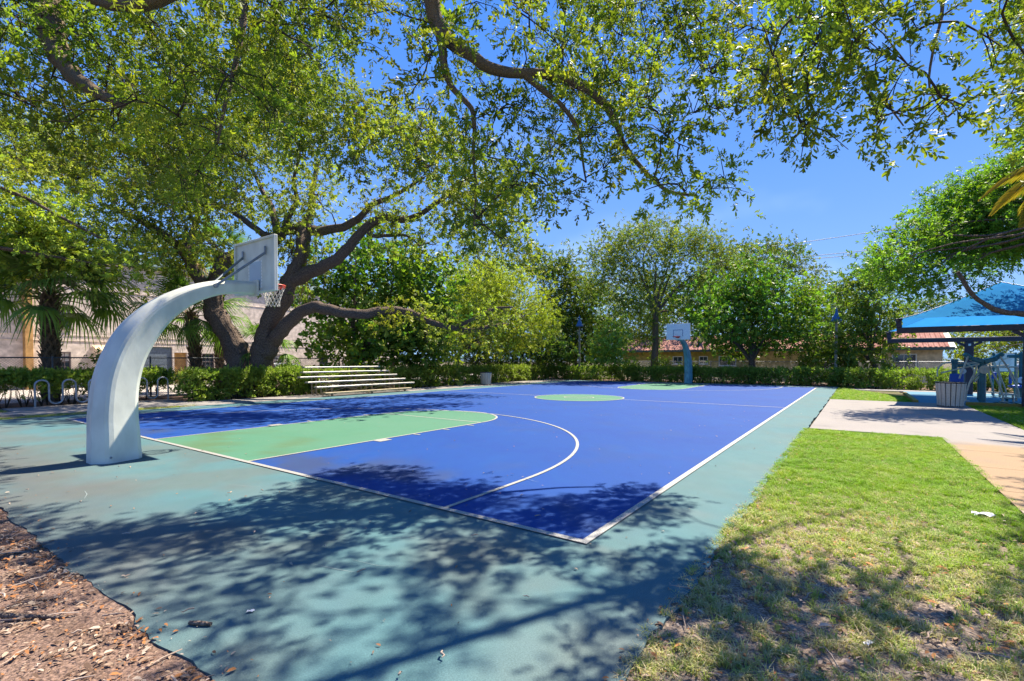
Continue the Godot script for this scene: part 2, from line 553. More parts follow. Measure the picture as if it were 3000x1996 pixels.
func slab(called: String, x0: float, x1: float, z0: float, z1: float, y: float, thick: float, m: Material, tint: Callable, step := 0.3) -> void:
	var mb := MB.new()
	sheet(mb, spaced(x0, x1, step), spaced(z0, z1, step), y, tint, null, thick)
	structure(called, mb, m)

func conc_tint(x: float, z: float) -> Color:
	var c := Color(0.263, 0.244, 0.229).lerp(Color(0.297, 0.273, 0.251), n2(x, z, 0.5))
	var rust := ss(0.5, 0.66, n2(x + 70, z, 0.22) + 0.16 * ss(3.0, 3.6, x) * ss(-11.0, -8.0, z) * ss(-3.0, -5.0, z))
	c = c.lerp(Color(0.324, 0.204, 0.094), rust * 0.75 * ss(2.5, 3.3, x) * ss(-10.2, -9.4, z))
	return c.lerp(Color(0.167, 0.158, 0.157), ss(0.6, 0.85, n2(x, z + 31, 0.9)) * 0.5)

func earth_tint(x: float, z: float) -> Color:
	var c := Color(0.246, 0.155, 0.117).lerp(Color(0.316, 0.218, 0.171), n2(x, z, 0.7))
	return c.lerp(Color(0.117, 0.075, 0.054), ss(0.5, 0.8, n2(x + 5, z, 2.4)) * 0.6)

func lawn_tint(x: float, z: float) -> Color:
	var c := Color(0.136, 0.145, 0.051).lerp(Color(0.255, 0.212, 0.128), ss(0.35, 0.7, n2(x, z, 0.9)))
	return c.lerp(Color(0.357, 0.281, 0.221), ss(-3.5, 0.5, z + 2.0 * n2(x, z, 0.6)) * (1.0 if x < 5.0 else 0.2))

func grounds() -> void:
	var mb := MB.new()
	var far := func(x: float, z: float) -> Color: return Color(0.17, 0.16, 0.09).lerp(Color(0.26, 0.21, 0.15), n2(x, z, 0.08))
	sheet(mb, spaced(-240, 200, 8), spaced(-280, 120, 8), -0.075, far)
	structure("ground", mb, M.earth)
	var bump := func(x: float, z: float) -> float: return 0.028 * (n2(x, z, 1.6) - 0.5) + 0.016 * (n2(x, z, 6.0) - 0.5)
	mb = MB.new()
	sheet(mb, spaced(-12, 0.9, 0.09), spaced(2.55, 6.5, 0.09), -0.010, earth_tint, null, 0.0, bump)
	structure("dirt_ground", mb, M.earth)
	mb = MB.new()
	sheet(mb, spaced(0.9, 3.32, 0.08), spaced(-9.28, 5.0, 0.08), -0.022, lawn_tint, null, 0.0, bump)
	structure("lawn", mb, M.earth)
	mb = MB.new()
	sheet(mb, spaced(4.96, 14.0, 0.3), spaced(-19.3, 5.0, 0.3), -0.035, lawn_tint)
	structure("lawn", mb, M.earth)
	mb = MB.new()
	sheet(mb, spaced(0.95, 3.6, 0.15), spaced(-29.5, -19.55, 0.15), -0.025, lawn_tint)
	structure("lawn", mb, M.earth)
	mb = MB.new()
	sheet(mb, spaced(-21.0, -16.4, 0.2), spaced(-4.3, 8.0, 0.2), -0.04, lawn_tint, null, 0.0, bump)
	structure("lawn", mb, M.earth)
	mb = MB.new()
	sheet(mb, spaced(-24.0, 12.0, 0.5), spaced(-36.0, -30.5, 0.4), -0.03, earth_tint)
	structure("soil_bed", mb, M.earth)
	mb = MB.new()
	sheet(mb, spaced(-24.0, -18.4, 0.4), spaced(-30.6, 8.0, 0.5), -0.052, earth_tint)
	structure("soil_bed", mb, M.earth)
	# pavements: separate slabs with open joints
	var joint := 0.012
	var z := -9.35
	slab("pavement", 1.01, 4.94, -14.4, -9.33, 0.01, 0.08, M.concrete, conc_tint)
	slab("pavement", 1.01, 4.94, -19.5, -14.4 - joint, 0.01, 0.08, M.concrete, conc_tint)
	z = -9.35 + joint
	while z < 5.0:
		slab("pavement", 3.29 + joint, 4.94, z, z + 1.65, 0.012, 0.08, M.concrete, conc_tint)
		z += 1.65 + joint
	for i in 9:
		slab("pavement", -18.38, -16.52, -30.3 + i * 3.0 + joint, -27.3 + i * 3.0, 0.006, 0.07, M.concrete, conc_tint, 0.4)
	slab("pavement", -20.6, -17.25, -4.2, -1.9, 0.008, 0.07, M.concrete, conc_tint)
	slab("pavement", -20.6, -17.25, -1.9 + joint, 0.4, 0.008, 0.07, M.concrete, conc_tint)
	for i in 4:
		slab("pavement", -18.85, -17.8, 0.4 + joint + i * 1.9, 2.3 + i * 1.9, 0.008, 0.07, M.concrete, conc_tint)
	slab("pavement", -16.4, 1.0, -30.65, -30.12, -0.004, 0.06, M.concrete, conc_tint, 0.4)
	slab("pavement", 1.6, 9.0, -28.9, -27.6, 0.002, 0.06, M.concrete, conc_tint, 0.4)
	# rubber floor of the exercise yard, with its kerbs
	mb = MB.new()
	var cut := func(p: Vector2, _l: bool, _r: bool, _n: bool, _f: bool) -> Vector2:
		return p
	sheet(mb, spaced(5.0, 14.0, 0.5), spaced(-27.5, -19.45, 0.5), 0.004, func(_x, _z): return Color.WHITE, cut, 0.05)
	sheet(mb, spaced(3.75, 4.98, 0.3), spaced(-27.5, -19.62, 0.3), 0.004, func(_x, _z): return Color.WHITE, cut, 0.05)
	structure("rubber_floor", mb, M.rubber)
	mb = MB.new()
	mb.box(V(9.0, 0.035, -19.4), V(8.0, 0.13, 0.12), 0.012)
	structure("kerb", mb, M.curb_yellow)
	mb = MB.new()
	mb.box(V(3.67, 0.03, -22.4), V(0.14, 0.12, 5.6), 0.012, Basis(Vector3.UP, 0.0))
	structure("kerb", mb, M.curb_yellow)
	# parking yard behind the fence
	slab("car_park", -35.0, -24.2, -40.0, 12.0, -0.06, 0.0, M.concrete, func(x, zz): return Color(0.44, 0.39, 0.35).lerp(Color(0.50, 0.44, 0.39), n2(x, zz, 0.2)), 2.0)

# ------------------------------------------------------------------ basketball hoops
func hoop(called: String, label: String, at: Vector3, turn: float, arm_m: Material, board_m: Material) -> Node3D:
	var t := thing(called, label, "basketball hoop", at, turn, "basketball hoops at both ends of the court")
	# side outline of the gooseneck, (z, y) along the back and along the front
	var back := [Vector2(1.44, 0), Vector2(1.43, 0.4), Vector2(1.42, 0.76), Vector2(1.35, 1.31), Vector2(1.2, 1.77), Vector2(1.0, 2.13), Vector2(0.76, 2.4), Vector2(0.52, 2.6), Vector2(0.24, 2.77), Vector2(-0.09, 2.92), Vector2(-0.46, 3.02), Vector2(-0.8, 3.06), Vector2(-1.10, 3.07)]
	var front := [Vector2(0.79, 0), Vector2(0.81, 0.4), Vector2(0.83, 0.76), Vector2(0.81, 1.15), Vector2(0.72, 1.55), Vector2(0.54, 1.93), Vector2(0.33, 2.24), Vector2(0.11, 2.45), Vector2(-0.12, 2.61), Vector2(-0.36, 2.72), Vector2(-0.60, 2.79), Vector2(-0.86, 2.82), Vector2(-1.10, 2.83)]
	var B := smooth2(back, 4)
	var F := smooth2(front, 4)
	var k := B.size()
	# across the section: share of the way from front to back, half width
	var sec := [Vector2(0.0, 0.40), Vector2(0.10, 0.62), Vector2(0.62, 0.98), Vector2(0.72, 1.0), Vector2(0.80, 0.93), Vector2(0.97, 0.52), Vector2(1.0, 0.42)]
	var ring := []
	for p in sec:
		ring.append([p.x, p.y])
	for i in range(sec.size() - 1, -1, -1):
		ring.append([sec[i].x, -sec[i].y])
	var mb := MB.new()
	for e in ring.size():
		var r0: Array = ring[e]
		var r1: Array = ring[(e + 1) % ring.size()]
		var base := mb.v.size()
		for i in k:
			var f := float(i) / (k - 1)
			var hw := lerpf(0.27, 0.125, ss(0.1, 0.95, f))
			var p0 := V(r0[1] * hw, lerpf(F[i].y, B[i].y, r0[0]), lerpf(F[i].x, B[i].x, r0[0]))
			var p1 := V(r1[1] * hw, lerpf(F[i].y, B[i].y, r1[0]), lerpf(F[i].x, B[i].x, r1[0]))
			var j := mini(i + 1, k - 1)
			var h := maxi(i - 1, 0)
			var along := V(0, F[j].y + B[j].y - F[h].y - B[h].y, F[j].x + B[j].x - F[h].x - B[h].x)
			var nn := along.cross(p1 - p0).normalized()
			var mid := V(0, (F[i].y + B[i].y) * 0.5, (F[i].x + B[i].x) * 0.5)
			if nn.dot((p0 + p1) * 0.5 - mid) < 0.0:
				nn = -nn
			mb.vert(p0, nn)
			mb.vert(p1, nn)
		for i in k - 1:
			var a := base + i * 2
			if (mb.v[a + 3] - mb.v[a]).cross(mb.v[a + 1] - mb.v[a]).dot(mb.n[a]) > 0.0:
				mb.ix.append_array(PackedInt32Array([a, a + 1, a + 3, a, a + 3, a + 2]))
			else:
				mb.ix.append_array(PackedInt32Array([a, a + 3, a + 1, a, a + 2, a + 3]))
	var arm := obj("post", mb, arm_m, t)
	mb = MB.new()
	mb.lathe([Vector2(0.018, -0.004), Vector2(0.018, 0.006), Vector2(0.0, 0.012)], 8)
	var bolt := obj("bolt", mb, M.steel, t)
	bolt.position = V(0.268, 0.09, 1.24)
	bolt.rotation.z = -PI / 2
	mb = MB.new()
	mb.box(V(0, 2.95, -1.085), V(0.36, 0.30, 0.03), 0.006)
	obj("mounting_plate", mb, arm_m, t)
	# backboard: a tray with a raised rim on its back
	mb = MB.new()
	mb.box(V(0, 3.37, -1.135), V(1.50, 1.03, 0.035), 0.006)
	for s in [-1.0, 1.0]:
		mb.box(V(s * 0.73, 3.37, -1.10), V(0.04, 1.03, 0.04), 0.006)
		mb.box(V(0, 3.37 + s * 0.495, -1.10), V(1.42, 0.04, 0.04), 0.006)
	var board := obj("backboard", mb, board_m, t)
	mb = MB.new()
	mb.box(V(0, 3.37, -1.156), V(1.46, 0.99, 0.004), 0.001)
	obj("front_face", mb, M.board_front, board)
	mb = MB.new()
	for s in [-1.0, 1.0]:
		mb.box(V(s * 0.29, 3.28, -1.160), V(0.035, 0.42, 0.003), 0.001)
	mb.box(V(0, 3.475, -1.160), V(0.545, 0.035, 0.003), 0.001)
	obj("target_square", mb, M.board_ink, board)
	mb = MB.new()
	mb.box(V(0, 3.20, -1.1165), V(0.42, 0.52, 0.003), 0.001)
	obj("inner_panel", mb, M.board_panel, board)
	mb = MB.new()
	for s in [-1.0, 1.0]:
		for i in 9:
			mb.box(V(s * 0.235, 2.97 + i * 0.06, -1.1165), V(0.032, 0.045, 0.003), 0.001)
	mb.box(V(0, 3.475, -1.1165), V(0.30, 0.03, 0.003), 0.001)
	obj("tape_marks", mb, M.board_mark, board)
	for s in [-1.0, 1.0]:
		mb = MB.new()
		var a := V(s * 0.13, 2.90, -0.34)
		var b := V(s * 0.42, 3.58, -1.09)
		mb.tube(PackedVector3Array([a, a + (b - a) * 0.06, a + (b - a) * 0.94, b]), PackedFloat32Array([0.035, 0.022, 0.022, 0.024]), 8)
		mb.box(b + V(0, 0.05, 0.0), V(0.045, 0.16, 0.02), 0.004)
		mb.tube(PackedVector3Array([a - V(0.05 * s, 0, 0), a + V(0.035 * s, 0, 0)]), PackedFloat32Array([0.04]), 10)
		obj("strut", mb, M.steel, t)
	# rim, bracket and net
	var rc := V(0, 3.05, -1.46)
	mb = MB.new()
	var pts := PackedVector3Array()
	for i in 33:
		pts.append(rc + V(cos(TAU * i / 32), 0, sin(TAU * i / 32)) * 0.23)
	mb.tube(pts, PackedFloat32Array([0.014]), 8, false)
	var pts2 := PackedVector3Array()
	for i in 33:
		pts2.append(rc + V(cos(TAU * i / 32) * 0.225, -0.035, sin(TAU * i / 32) * 0.225))
	mb.tube(pts2, PackedFloat32Array([0.009]), 6, false)
	mb.box(V(0, 3.02, -1.195), V(0.18, 0.12, 0.07), 0.006)
	mb.box(V(0, 3.00, -1.25), V(0.14, 0.03, 0.08), 0.004)
	for s in [-1.0, 1.0]:
		mb.bar(V(s * 0.08, 2.97, -1.2), V(s * 0.15, 3.03, -1.30), 0.012, 0.012)
	var rim := obj("rim", mb, M.rim_red, t)
	if called == "basketball_hoop" and turn == 0.0:
		mb = MB.new()
		var rad := [0.225, 0.185, 0.155, 0.135, 0.125, 0.128]
		var hh := [-0.03, -0.13, -0.21, -0.28, -0.35, -0.41]
		for lev in 5:
			for i in 12:
				for s in [-0.5, 0.5]:
					var a0: float = TAU * (i + (0.5 if lev % 2 else 0.0)) / 12
					var a1: float = a0 + TAU * s / 12
					var p := rc + V(cos(a0) * rad[lev], hh[lev], sin(a0) * rad[lev])
					var q := rc + V(cos(a1) * rad[lev + 1], hh[lev + 1], sin(a1) * rad[lev + 1])
					mb.tube(PackedVector3Array([p, p.lerp(q, 0.5) + V(0, -0.012, 0), q]), PackedFloat32Array([0.0055]), 4, false)
		obj("net", mb, M.net, rim)
	return t

func smooth2(p: Array, sub: int) -> PackedVector2Array:
	var r := PackedVector2Array()
	for i in p.size() - 1:
		var a: Vector2 = p[maxi(i - 1, 0)]
		var d: Vector2 = p[mini(i + 2, p.size() - 1)]
		for j in sub:
			r.append(p[i].cubic_interpolate(p[i + 1], a, d, float(j) / sub))
	r.append(p[p.size() - 1])
	return r

func smooth3(p: Array, sub: int) -> PackedVector3Array:
	var r := PackedVector3Array()
	for i in p.size() - 1:
		var a: Vector3 = p[maxi(i - 1, 0)]
		var d: Vector3 = p[mini(i + 2, p.size() - 1)]
		for j in sub:
			r.append(p[i].cubic_interpolate(p[i + 1], a, d, float(j) / sub))
	r.append(p[p.size() - 1])
	return r

# ------------------------------------------------------------------ furniture
func bleachers() -> void:
	var t := thing("bleachers", "small five row aluminium bleachers on tan frames beside the court", "bleachers", V(-17.5, 0, -11.1))
	var rows := [[-18.3, 1.24, -8.7, -12.9], [-17.95, 1.03, -8.4, -13.14], [-17.6, 0.83, -8.05, -13.4], [-17.2, 0.62, -8.15, -13.62], [-16.8, 0.42, -8.31, -13.86], [-16.62, 0.16, -8.6, -13.5]]
	var o := t.position
	for i in rows.size():
		var r: Array = rows[i]
		var mb := MB.new()
		var ln: float = absf(r[3] - r[2])
		mb.box(V(r[0], r[1], (r[2] + r[3]) * 0.5) - o, V(0.24, 0.042, ln), 0.008)
		for s in [-1.0, 1.0]:
			mb.box(V(r[0] + s * 0.112, r[1] - 0.012, (r[2] + r[3]) * 0.5) - o, V(0.018, 0.06, ln), 0.004)
		var p := obj("plank", mb, M.aluminium if i < 5 else M.tan_steel, t)
		if i == 5:
			p.name = "foot_plank"
	for z in [-9.1, -11.25, -13.3]:
		var mb := MB.new()
		for i in 5:
			var r: Array = rows[i]
			mb.bar(V(r[0], 0.006, z) - o, V(r[0], r[1] - 0.022, z) - o, 0.05, 0.05, Vector3.RIGHT)
			if i < 4:
				var q: Array = rows[i + 1]
				mb.bar(V(r[0], q[1] - 0.03, z + 0.03) - o, V(q[0], q[1] - 0.03, z + 0.03) - o, 0.04, 0.04)
		mb.bar(V(-18.3, 0.05, z - 0.03) - o, V(-16.75, 0.05, z - 0.03) - o, 0.04, 0.04)
		mb.bar(V(-18.28, 0.1, z - 0.05) - o, V(-17.2, 0.58, z - 0.05) - o, 0.03, 0.03)
		mb.bar(V(-16.8, 0.12, z - 0.02) - o, V(-16.5, 0.12, z - 0.02) - o, 0.04, 0.04)
		obj("frame", mb, M.tan_steel, t)
	for q in [[-18.3, 0.15, 1.1], [-17.6, 0.1, 0.75], [-17.2, 0.1, 0.56]]:
		for pr in [[-9.1, -11.25], [-11.25, -13.3]]:
			var mb := MB.new()
			mb.bar(V(q[0] - 0.03, q[1], pr[0]) - o, V(q[0] - 0.03, q[2], pr[1]) - o, 0.03, 0.03)
			mb.bar(V(q[0] - 0.065, q[2], pr[0]) - o, V(q[0] - 0.065, q[1], pr[1]) - o, 0.03, 0.03)
			obj("brace", mb, M.tan_steel, t)

func bike_rack() -> void:
	var t := thing("bike_rack", "grey steel wave bicycle rack with six loops on the pavement", "bike rack", V(-20.12, 0.008, -2.2))
	var pts := PackedVector3Array()
	var z := 1.9
	var per := 0.345
	var rr := per * 0.5
	pts.append(V(0, 0, z))
	for i in 6:
		for k in 13:
			var a := PI * k / 12.0
			pts.append(V(0, 0.72 + sin(a) * rr, z - rr + cos(a) * rr))
		z -= per
		if i < 5:
			for k in 13:
				var a := PI * k / 12.0
				pts.append(V(0, 0.27 - sin(a) * rr, z - rr + cos(a) * rr))
			z -= per
	pts.append(V(0, 0, z))
	var mb := MB.new()
	mb.tube(pts, PackedFloat32Array([0.03]), 10)
	obj("tube", mb, M.galv, t)
	for e in [1.9, z]:
		mb = MB.new()
		mb.lathe([Vector2(0.075, 0.0), Vector2(0.075, 0.01), Vector2(0.03, 0.014)], 14, V(0, 0, e))
		obj("base_plate", mb, M.galv, t)

func trash_can(label: String, at: Vector3, r0: float, r1: float, h: float, slats: int) -> void:
	var t := thing("trash_can", label, "trash can", at)
	var mb := MB.new()
	mb.lathe([Vector2(r0 - 0.05, 0.05), Vector2(r1 - 0.06, h - 0.02)], 28)
	mb.lathe([Vector2(r1 - 0.10, h - 0.25), Vector2(0.0, h - 0.25)], 28)
	mb.lathe([Vector2(r1 - 0.06, h - 0.02), Vector2(r1 - 0.10, h - 0.25)], 28)
	obj("liner", mb, M.black, t)
	mb = MB.new()
	mb.lathe([Vector2(r0 - 0.02, 0.0), Vector2(r0 + 0.005, 0.0), Vector2(r0 + 0.005, 0.05), Vector2(r0 - 0.02, 0.05)], 28)
	obj("base_ring", mb, M.black, t)
	mb = MB.new()
	mb.lathe([Vector2(r1 - 0.07, h - 0.015), Vector2(r1 + 0.012, h - 0.015), Vector2(r1 + 0.016, h), Vector2(r1 + 0.012, h + 0.02), Vector2(r1 - 0.07, h + 0.02), Vector2(r1 - 0.07, h - 0.015)], 28)
	obj("top_ring", mb, M.black, t)
	for i in slats:
		var a := TAU * i / slats + 0.1
		var o := V(cos(a), 0, sin(a))
		var s := V(-sin(a), 0, cos(a))
		var w := TAU * r0 / slats * 0.40
		var w1 := TAU * r1 / slats * 0.40
		mb = MB.new()
		var y0 := 0.02
		var y1 := h - 0.02
		var q := []
		for e in [[r0, y0, w], [r1, y1, w1]]:
			for d in [0.0, 0.028]:
				q.append(o * (e[0] - 0.026 + d) + s * e[2] + V(0, e[1], 0))
				q.append(o * (e[0] - 0.026 + d) - s * e[2] + V(0, e[1], 0))
		mb.face(q[2], q[3], q[7], q[6], o)
		mb.face(q[0], q[2], q[6], q[4], s)
		mb.face(q[1], q[3], q[7], q[5], -s)
		mb.face(q[4], q[5], q[7], q[6], Vector3.UP)
		mb.face(q[0], q[1], q[5], q[4], -o)
		obj("slat", mb, M.slat, t)

func lamp_post(label: String, at: Vector3, h: float) -> void:
	var t := thing("lamp_post", label, "lamp post", at, 0.0, "park lamp posts beside the court")
	var mb := MB.new()
	mb.tube(PackedVector3Array([V(0, 0, 0), V(0, 0.5, 0), V(0, h - 0.85, 0)]), PackedFloat32Array([0.10, 0.09, 0.065]), 10)
	obj("pole", mb, M.lamp_pole, t)
	mb = MB.new()
	mb.lathe([Vector2(0.05, h - 0.92), Vector2(0.29, h - 0.9), Vector2(0.295, h - 0.84), Vector2(0.23, h - 0.72), Vector2(0.155, h - 0.55), Vector2(0.085, h - 0.40), Vector2(0.06, h - 0.28)], 18)
	obj("shade", mb, M.lamp_blue, t)
	mb = MB.new()
	mb.lathe([Vector2(0.06, h - 0.28), Vector2(0.075, h - 0.26), Vector2(0.05, h - 0.2), Vector2(0.028, h - 0.08), Vector2(0.0, h)], 12)
	obj("finial", mb, M.lamp_blue, t)

func fence(called: String, label: String, a: Vector3, b: Vector3, h: float, m: Material, cell: float) -> void:
	var t := thing(called, label, "fence", a)
	var d := b - a
	var ln := d.length()
	d /= ln
	var k := int(round(ln / 3.0))
	for i in k + 1:
		var mb := MB.new()
		var p := d * ln * i / k
		mb.tube(PackedVector3Array([p, p + V(0, h + 0.03, 0), p + V(0, h + 0.06, 0)]), PackedFloat32Array([0.033, 0.033, 0.012]), 8)
		obj("post", mb, m, t)
	var mb2 := MB.new()
	mb2.tube(PackedVector3Array([V(0, h, 0), d * ln + V(0, h, 0)]), PackedFloat32Array([0.024]), 8)
	obj("top_rail", mb2, m, t)
	mb2 = MB.new()
	var n := d.cross(Vector3.UP) * 0.003
	var s := -h
	while s < ln:
		for g in 2:
			var x0 := s
			var x1 := s + h - 0.05
			var y0 := 0.03 if g == 0 else h - 0.02
			var y1 := h - 0.02 if g == 0 else 0.03
			var sl := (y1 - y0) / (x1 - x0)
			if x0 < 0.0:
				y0 += sl * -x0
				x0 = 0.0
			if x1 > ln:
				y1 -= sl * (x1 - ln)
				x1 = ln
			if x1 - x0 > 0.02:
				mb2.tube(PackedVector3Array([d * x0 + V(0, y0, 0) + n * (1 if g else -1), d * x1 + V(0, y1, 0) + n * (1 if g else -1)]), PackedFloat32Array([0.0045]), 3, false)
		s += cell
	obj("wire_mesh", mb2, m, t)

# ------------------------------------------------------------------ vegetation
# crowns as [x, y, z, half width, half height] lobes, limbs as [radius at the start, at the end, points]
var LOBES := {
	"shade_oak_crown": [[-17.0,11.2,-6.6,1.9,1.0], [-14.5,11.4,-7.6,1.8,1.0], [-12.9,10.7,-8.7,1.6,1.0], [-10.8,9.3,-8.9,1.6,1.1], [-9.9,8.4,-10.1,1.4,1.1], [-9.5,7.4,-11.6,1.3,1.0], [-9.6,6.3,-12.9,0.8,0.5], [-15.3,9.9,-7.0,1.5,0.8], [-22.9,12.2,-8.5,2.1,1.5], [-23.1,10.1,-6.4,2.2,1.4], [-20.7,7.5,-3.9,1.7,1.2], [-25.1,9.8,-3.7,2.3,1.5], [-27.6,10.6,-2.4,2.1,1.2], [-13.0,9.2,-8.0,1.3,0.7], [-10.9,8.4,-8.8,0.9,0.5], [-18.9,8.3,-5.8,1.2,0.8], [-10.2,7.0,-10.5,1.0,0.5], [-25.5,7.0,-6.0,1.9,1.2], [-19.0,5.7,-5.2,1.0,0.7], [-11.8,6.6,-12.7,1.1,0.8], [-29.9,11.3,-1.1,2.0,1.2], [-23.9,11.3,-4.6,2.3,1.3], [-19.8,14.2,-8.9,2.4,0.8], [-12.8,6.2,-14.9,0.8,0.5], [-22.6,9.1,-10.0,0.9,0.5], [-17.1,8.3,-8.1,0.8,0.4]],
	"edge_oak_crown": [[-23.7,6.0,-0.8,1.8,1.3], [-22.3,6.7,-2.0,1.8,1.3], [-19.8,4.9,-2.2,1.2,0.9], [-21.3,7.1,-0.2,1.3,1.0], [-25.9,4.8,-0.4,0.7,0.5], [-21.1,5.1,-1.4,0.9,0.5], [-19.3,5.3,-2.7,0.7,0.5], [-27.0,6.1,0.6,1.9,1.5]],
	"jungle": [[-24.0,5.2,-14.3,2.1,2.1], [-21.7,6.5,-15.7,2.3,1.8], [-20.7,4.5,-17.2,2.1,2.1], [-21.4,3.1,-14.8,2.5,1.3], [-24.9,6.6,-14.0,1.3,1.3], [-19.0,2.8,-17.3,1.6,1.6], [-22.5,2.3,-14.1,2.0,1.0], [-20.2,2.1,-17.1,1.6,1.1], [-22.2,2.1,-16.4,1.6,1.1], [-18.6,4.9,-17.3,1.5,1.5], [-23.1,8.7,-15.2,1.3,1.1], [-20.8,7.7,-16.0,1.9,1.0], [-19.3,7.1,-18.1,1.9,1.1], [-24.5,8.2,-14.4,1.2,0.9]],
	"bright_tree": [[-19.1,5.9,-22.0,2.2,1.5], [-18.3,5.9,-25.0,2.6,1.7], [-16.5,4.3,-25.5,1.4,1.4], [-19.3,4.0,-23.7,2.6,1.4], [-21.4,4.9,-22.8,1.7,1.7], [-17.1,3.0,-24.2,1.8,0.9], [-20.8,7.4,-23.0,1.5,0.9], [-19.0,7.8,-24.8,1.6,0.8], [-20.3,3.3,-20.7,1.2,1.2]],
	"dark_tree": [[-20.3,9.0,-35.4,2.2,2.4], [-19.9,5.0,-33.8,2.1,2.5], [-18.2,6.9,-35.4,1.9,2.9], [-20.5,9.8,-32.5,1.5,1.1], [-16.8,3.9,-37.1,2.2,1.8], [-19.1,2.3,-33.9,2.3,1.1], [-22.7,10.6,-33.8,1.6,1.0], [-17.8,2.7,-34.7,1.9,1.3]],
	"bright_bush": [[-13.1,2.8,-29.8,1.2,1.3], [-13.7,1.8,-29.2,0.8,0.8], [-12.4,1.7,-30.4,0.8,0.6]],
	"fine_tree": [[-13.5,9.8,-30.6,2.0,1.3], [-11.4,10.3,-32.0,2.4,1.5], [-10.0,11.0,-35.9,2.2,1.4], [-8.3,10.7,-37.1,1.9,1.4], [-13.0,8.0,-32.7,2.2,1.5], [-11.0,8.2,-35.9,2.3,1.6], [-8.2,7.7,-34.4,1.5,1.5], [-15.2,8.2,-32.6,1.6,1.6], [-11.8,5.8,-31.5,1.8,1.1], [-10.2,5.9,-36.6,1.6,1.0], [-6.7,9.4,-37.5,1.2,1.0], [-11.5,12.1,-34.1,1.7,0.9], [-9.6,4.0,-37.0,1.2,0.9], [-12.2,4.0,-34.3,1.6,1.0]],
	"round_tree": [[-5.3,5.7,-35.4,2.4,1.8], [-2.9,5.7,-33.9,2.2,1.6], [-4.1,7.3,-34.5,2.0,1.4], [-6.0,4.2,-31.7,1.6,1.3], [-1.2,4.8,-35.6,1.7,1.7], [-3.7,3.8,-33.9,2.6,1.1], [-5.6,3.0,-35.4,1.8,0.9], [-2.2,3.2,-34.6,1.6,0.9], [-1.0,3.1,-36.2,1.2,0.9], [-7.7,5.9,-32.4,1.4,1.4], [-7.7,4.1,-33.9,1.2,1.2]],
	"back_tree": [[-4.5,11.7,-51.9,2.6,1.6], [-7.8,11.7,-48.2,2.3,1.6], [-2.1,9.6,-49.8,1.4,1.4], [-9.3,9.9,-46.3,2.1,1.7], [-6.1,12.5,-49.5,1.7,1.1]],
	"lamp_tree": [[2.0,6.2,-33.6,1.2,1.3], [3.1,5.4,-35.4,1.2,1.4], [1.6,4.3,-33.8,1.0,1.2], [2.5,3.2,-34.8,1.5,1.2], [1.4,2.4,-34.2,1.2,1.1], [3.8,3.8,-35.9,0.8,1.0], [0.3,2.4,-33.1,1.3,1.0], [3.3,6.8,-35.4,1.1,0.8], [-0.0,3.4,-32.4,0.9,0.8]],
	"feather_tree": [[6.0,7.8,-19.5,1.0,0.7], [6.2,7.9,-18.2,0.8,0.6], [5.7,7.4,-19.2,0.9,0.6], [5.1,7.1,-19.0,1.1,0.7], [4.4,6.6,-19.4,1.0,0.7], [3.5,5.7,-17.3,0.8,0.6], [2.8,4.6,-15.3,0.7,0.4], [5.1,5.8,-18.9,1.2,0.8], [5.8,6.1,-18.2,1.0,0.8], [4.4,5.4,-19.2,1.1,0.5], [5.3,5.2,-18.5,1.1,0.4], [3.3,4.5,-17.0,0.6,0.3], [7.5,7.5,-22.2,1.3,1.3], [2.6,4.5,-16.6,0.5,0.3], [2.5,5.0,-16.3,0.6,0.4], [3.2,4.0,-16.8,0.6,0.3], [6.2,5.5,-19.5,0.7,0.4], [4.3,4.2,-16.6,0.8,0.3], [3.7,4.2,-18.0,0.6,0.3], [5.9,5.0,-21.0,0.7,0.3]],
	"far_bush": [[9.4,3.9,-55.8,2.4,1.4], [12.4,4.3,-58.8,2.4,1.4], [11.3,2.7,-59.0,2.4,1.2], [13.8,3.1,-60.3,1.6,1.6], [9.2,1.9,-56.5,1.6,1.0], [15.1,3.9,-61.0,2.0,1.6]],
	"far_line": [[-1.5,9.9,-66.7,2.6,2.1], [8.2,7.3,-70.6,3.5,2.0], [-18.1,5.1,-53.1,3.1,3.1], [-28.3,5.1,-45.3,3.1,3.1], [-12.8,3.0,-55.7,2.0,1.5], [-21.1,3.1,-51.4,3.1,2.6], [-24.5,4.5,-47.8,3.0,2.5], [-23.0,8.2,-50.4,3.1,3.1], [-18.3,8.7,-53.6,4.1,2.8], [-12.7,9.0,-55.2,3.0,3.0], [-1.4,8.2,-64.9,3.1,2.6], [0.3,6.6,-65.8,2.6,2.6]],
	"far_line_b": [[-27.0,4.8,-25.9,3.3,2.5], [-23.0,5.9,-25.7,3.1,2.0], [-28.3,6.0,-22.4,3.1,2.1], [-22.1,2.6,-28.4,2.8,1.8], [-24.4,2.6,-26.2,2.1,1.4], [-20.6,2.2,-30.1,2.2,1.1], [-18.2,2.6,-30.2,1.7,1.4]],
}
